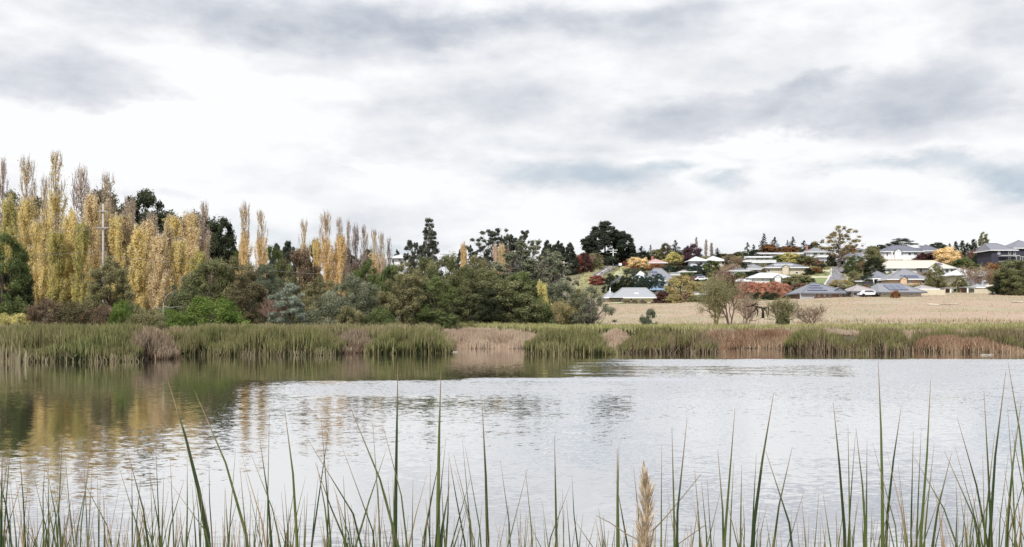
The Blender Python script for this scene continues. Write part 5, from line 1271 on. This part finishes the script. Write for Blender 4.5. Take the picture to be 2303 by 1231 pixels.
# tip x, tip y, x on the bottom row, thickness px, bow px
MAIN = [(378,858,470,10,10),(438,880,560,8,14),(606,925,600,5,0),(640,920,668,8,6),(583,980,612,7,4),(530,1010,512,5,0),(690,985,830,7,10),(560,1010,640,5,5),(722,935,745,5,0),(785,910,900,8,10),(838,950,858,6,0),(862,960,920,6,8),(895,815,888,9,0),(992,830,985,9,-2),(1003,985,978,5,0),(1040,990,1062,5,0),(1024,1060,1070,5,4),(1084,905,1097,9,2),(1140,1010,1098,5,0),(1125,1035,1150,5,3),
        (1247,980,1252,7,0),(1182,1060,1200,6,0),(1265,1100,1268,5,0),(1218,1105,1255,5,4),(1388,1010,1390,10,0),(1392,1000,1388,6,0),(1425,1050,1440,5,2),(1488,1000,1487,6,0),(1511,960,1518,7,0),(1545,945,1522,9,-6),(1540,1075,1543,5,0),(1500,1100,1525,5,0),(1577,1080,1592,6,0),(1590,1075,1600,6,0),(1614,1010,1628,7,3),(1653,918,1628,7,0),(1650,1040,1640,6,0),(1668,1045,1665,6,0),(1740,885,1690,9,-4),(1701,1020,1690,6,0),(1722,1015,1790,8,4),(1782,1005,1735,7,-3),(1808,1105,1765,6,0),(1842,1105,1830,6,0),(1557,1120,1580,5,0),
        (1874,905,1902,8,2),(1907,955,1912,6,0),(1925,965,1948,7,4),(1924,975,1905,6,0),(1950,990,1948,6,0),(1975,812,1985,8,3),(2027,915,1990,7,-4),(1962,995,2024,6,5),(2020,1045,2042,6,2),(2054,970,2048,7,0),(2072,965,2060,6,0),(2093,855,2068,8,3),(2101,1000,2075,6,0),(2052,1022,2165,6,6),(2140,1020,2092,8,-3),(2124,1015,2215,7,5),(2147,1003,2210,6,3),(2153,940,2225,7,6),(2213,880,2232,8,0),(2262,835,2225,9,-6),(2237,975,2210,7,0),(2210,1020,2215,6,0),(2267,815,2318,7,8),(2266,918,2285,6,2),(2297,900,2262,8,-4),(2275,965,2320,6,4),(2284,970,2262,6,0),
        (5,1010,2,9,0),(24,990,6,6,0),(42,1000,58,6,2),(20,1100,26,6,0),(75,1065,112,6,2),(108,1035,110,5,0),(140,990,128,4,0),(205,995,178,6,-2),(188,1020,198,5,0),(285,1010,340,7,4),(296,1030,298,6,0),(350,1000,360,5,0),(362,1010,340,5,0),(383,1035,392,5,0),(315,1090,300,5,0),(378,1080,485,5,6),(500,1110,470,5,0),(455,1095,450,5,0),(512,1070,545,5,3),(550,1060,590,5,3),(740,960,700,4,0),(620,990,640,4,0),(940,1065,925,5,0),(968,1045,966,5,0),(1160,1145,1170,4,0),(226,1060,222,4,0),(248,1080,236,4,0)]
rr = random.Random(11)
for i in range(640):                                   # shorter stems between, thicker at both sides and in the middle left
    px = rr.choice((rr.uniform(-30, 1010), rr.uniform(420, 1180), rr.uniform(-30, 420), rr.uniform(1860, 2330), rr.uniform(1180, 1860)))
    t_ = 1231-abs(rr.gauss(0, 80))-18 if px < 1180 or px > 1860 else 1231-abs(rr.gauss(0, 55))-12
    ln = rr.gauss(0, 1)*.22*(1231-t_)
    MAIN.append((px+ln, t_, px, rr.uniform(3.8, 7), rr.uniform(-5, 5)))
EDG = [-1e9, 62, 150, 262, 372, 500, 610, 700, 800, 880, 958, 1040, 1160, 1330, 1475, 1560, 1660, 1760, 1860, 1935, 2000, 2055, 2125, 2200, 2262, 1e9]
NAMES = ['dense green rush clump in the left bottom corner','sparse rush clump second from the left corner','rush clump with thin grey tips, third from the left corner','rush clump with a forked pair below the left calm water',
 'rush clump whose longest stem arches up left over the gold reflection','rush clump at the foot of the second arching stem','rush clump with close upright stems left of the middle','rush clump with stems crossing in an X, left of the middle',
 'rush clump leaning left, just before the first very tall upright stem','rush clump holding the first very tall upright stem','rush clump holding the second very tall upright stem','rush clump with low stems right of the second very tall upright stem',
 'rush clump with one long stem midway between the tall pair and the seed plume','rush clump with a thick double stem left of the seed plume','rush clump with a V shaped pair just right of the seed plume','rush clump of short stems between two V shaped pairs',
 'rush clump with one bold stem leaning right toward the open water','rush clump with two stems crossing in the sparse right middle','small low rush clump before the tall right hand stems','rush clump opening the tall stems on the right',
 'rush clump with the tallest stem of the right half','rush clump of fine upright stems right of the tallest right stem','rush clump leaning left among the right hand stems','rush clump with long crossing diagonals near the right corner','rush clump with paired tall stems near the right corner','dense rush clump filling the right bottom corner']
groups = {}
for m in MAIN:
    k = max(i for i in range(len(EDG)) if m[2] >= EDG[i]); k = min(k, len(EDG)-2); groups.setdefault(k, []).append(m)
for k in sorted(groups):
    ms = groups[k]; cxk = sum(m[2] for m in ms)/len(ms); Yk = 3.0 + .5*sin(k*2.1)
    r = empty('rush_clump', (at(cxk, Yk), Yk, 0)); tag(r, NAMES[min(k, len(NAMES)-1)], 'rushes', 'rush clumps in the nearest water')
    for i, m in enumerate(ms):
        Y = Yk + rr.uniform(-.35, .35) + (.9 if m[3] < 5 else 0)
        me, p0 = stem_mesh((m[0], m[1]), (m[2], 1235), Y, max(m[3], 4)*.5*Y/F*(1.9 if m[3] >= 7 else 1.7), m[4]*Y/F, dead=(m[3] < 6 and (i % 9 == 5 or i % 14 == 3)), kink=(rr.choice((-1, 1)) if m[3] < 6 and i % 14 == 3 else 0))
        o = link('stem', me, r); o.location = (-r.location.x, -r.location.y, 0)
# seed plume
Yp_ = 2.9; r = empty('seed_plume', (at(1452, Yp_), Yp_, 0)); tag(r, 'feathery straw coloured seed plume standing among the green rushes', 'seed plume')
mb = MB(); bx = at(1452, Yp_)
spine = [(1447,1052),(1449,1080),(1455,1120),(1453,1160),(1450,1200),(1450,1240),(1452,1320),(1454,1500)]
P3 = [(at(a, Yp_)-bx, 0, zat(b_, Yp_)) for a, b_ in spine] + [(.01, 0, -.05)]
mb.tube(P3, [.0006,.0009,.0013,.0018,.0022,.0026,.003,.0035,.004], 6); mb.build('stalk', solid('plume_stalk', (.30,.20,.10), .7, .2, 20), r, True)
rng = np.random.RandomState(77); n = 460; s = rng.uniform(0, 1, n)**.8
zz = zat(1052, Yp_) + (zat(1260, Yp_)-zat(1052, Yp_))*s; xs = np.interp(-zz, [-p[2] for p in P3], [p[0] for p in P3])
L = (.018 + .050*rng.uniform(.5, 1, n))*(0.5+.5*np.minimum(1, s*3)); a = rng.uniform(0, 2*pi, n)
out = np.minimum(1, s*2.2)*rng.uniform(.10, .72, n)
d = unit(np.stack([np.cos(a)*out, np.sin(a)*out, np.ones(n)], -1))
base = np.stack([xs, np.zeros(n), zz], -1) + np.stack([np.cos(a), np.sin(a), 0*a], -1)*(np.minimum(1, s*2)*rng.uniform(0, .013, n))[:, None]
tg = d; nr = unit(np.cross(d, unit(rng.normal(size=(n, 3)))))
bt = np.cross(nr, tg)
V = np.empty((n, 4, 3)); V[:,0] = base; V[:,1] = base + d*L[:,None]*.4 + bt*.0015; V[:,2] = base + d*L[:,None]; V[:,3] = base + d*L[:,None]*.4 - bt*.0015
link('seed_head', mesh_np('seed_head', V.reshape(-1, 3), quads(n), leafmat((.72,.60,.44), (.40,.30,.19), .3, 60, .6), fattr={'rv': rng.uniform(0, 1, n)}), r)
# bent dry stalks crossing by the plume
for lab, pts in (('thin dry stalk rising right behind the seed plume', [(1576,1068),(1540,1112),(1500,1160),(1470,1192),(1452,1290)]),
                 ('thin dry stalk bending left from the seed plume', [(1341,1160),(1372,1176),(1410,1202),(1440,1217),(1462,1300)]),
                 ('thin dry stalk low on the right of the seed plume', [(1588,1180),(1556,1202),(1520,1228),(1500,1300)])):
    mb = MB(); Y = 2.95; P_ = [(at(a, Y), Y, zat(b_, Y)) for a, b_ in pts]; P_.append((P_[-1][0]*.99, Y, -.05)); mb.tube(P_, list(np.linspace(.0010, .0026, len(P_))), 5)
    tag(mb.build('dry_stalk', solid('dry_stalk', (.22,.17,.09), .8, .2, 10), None, True), lab, 'stalk')
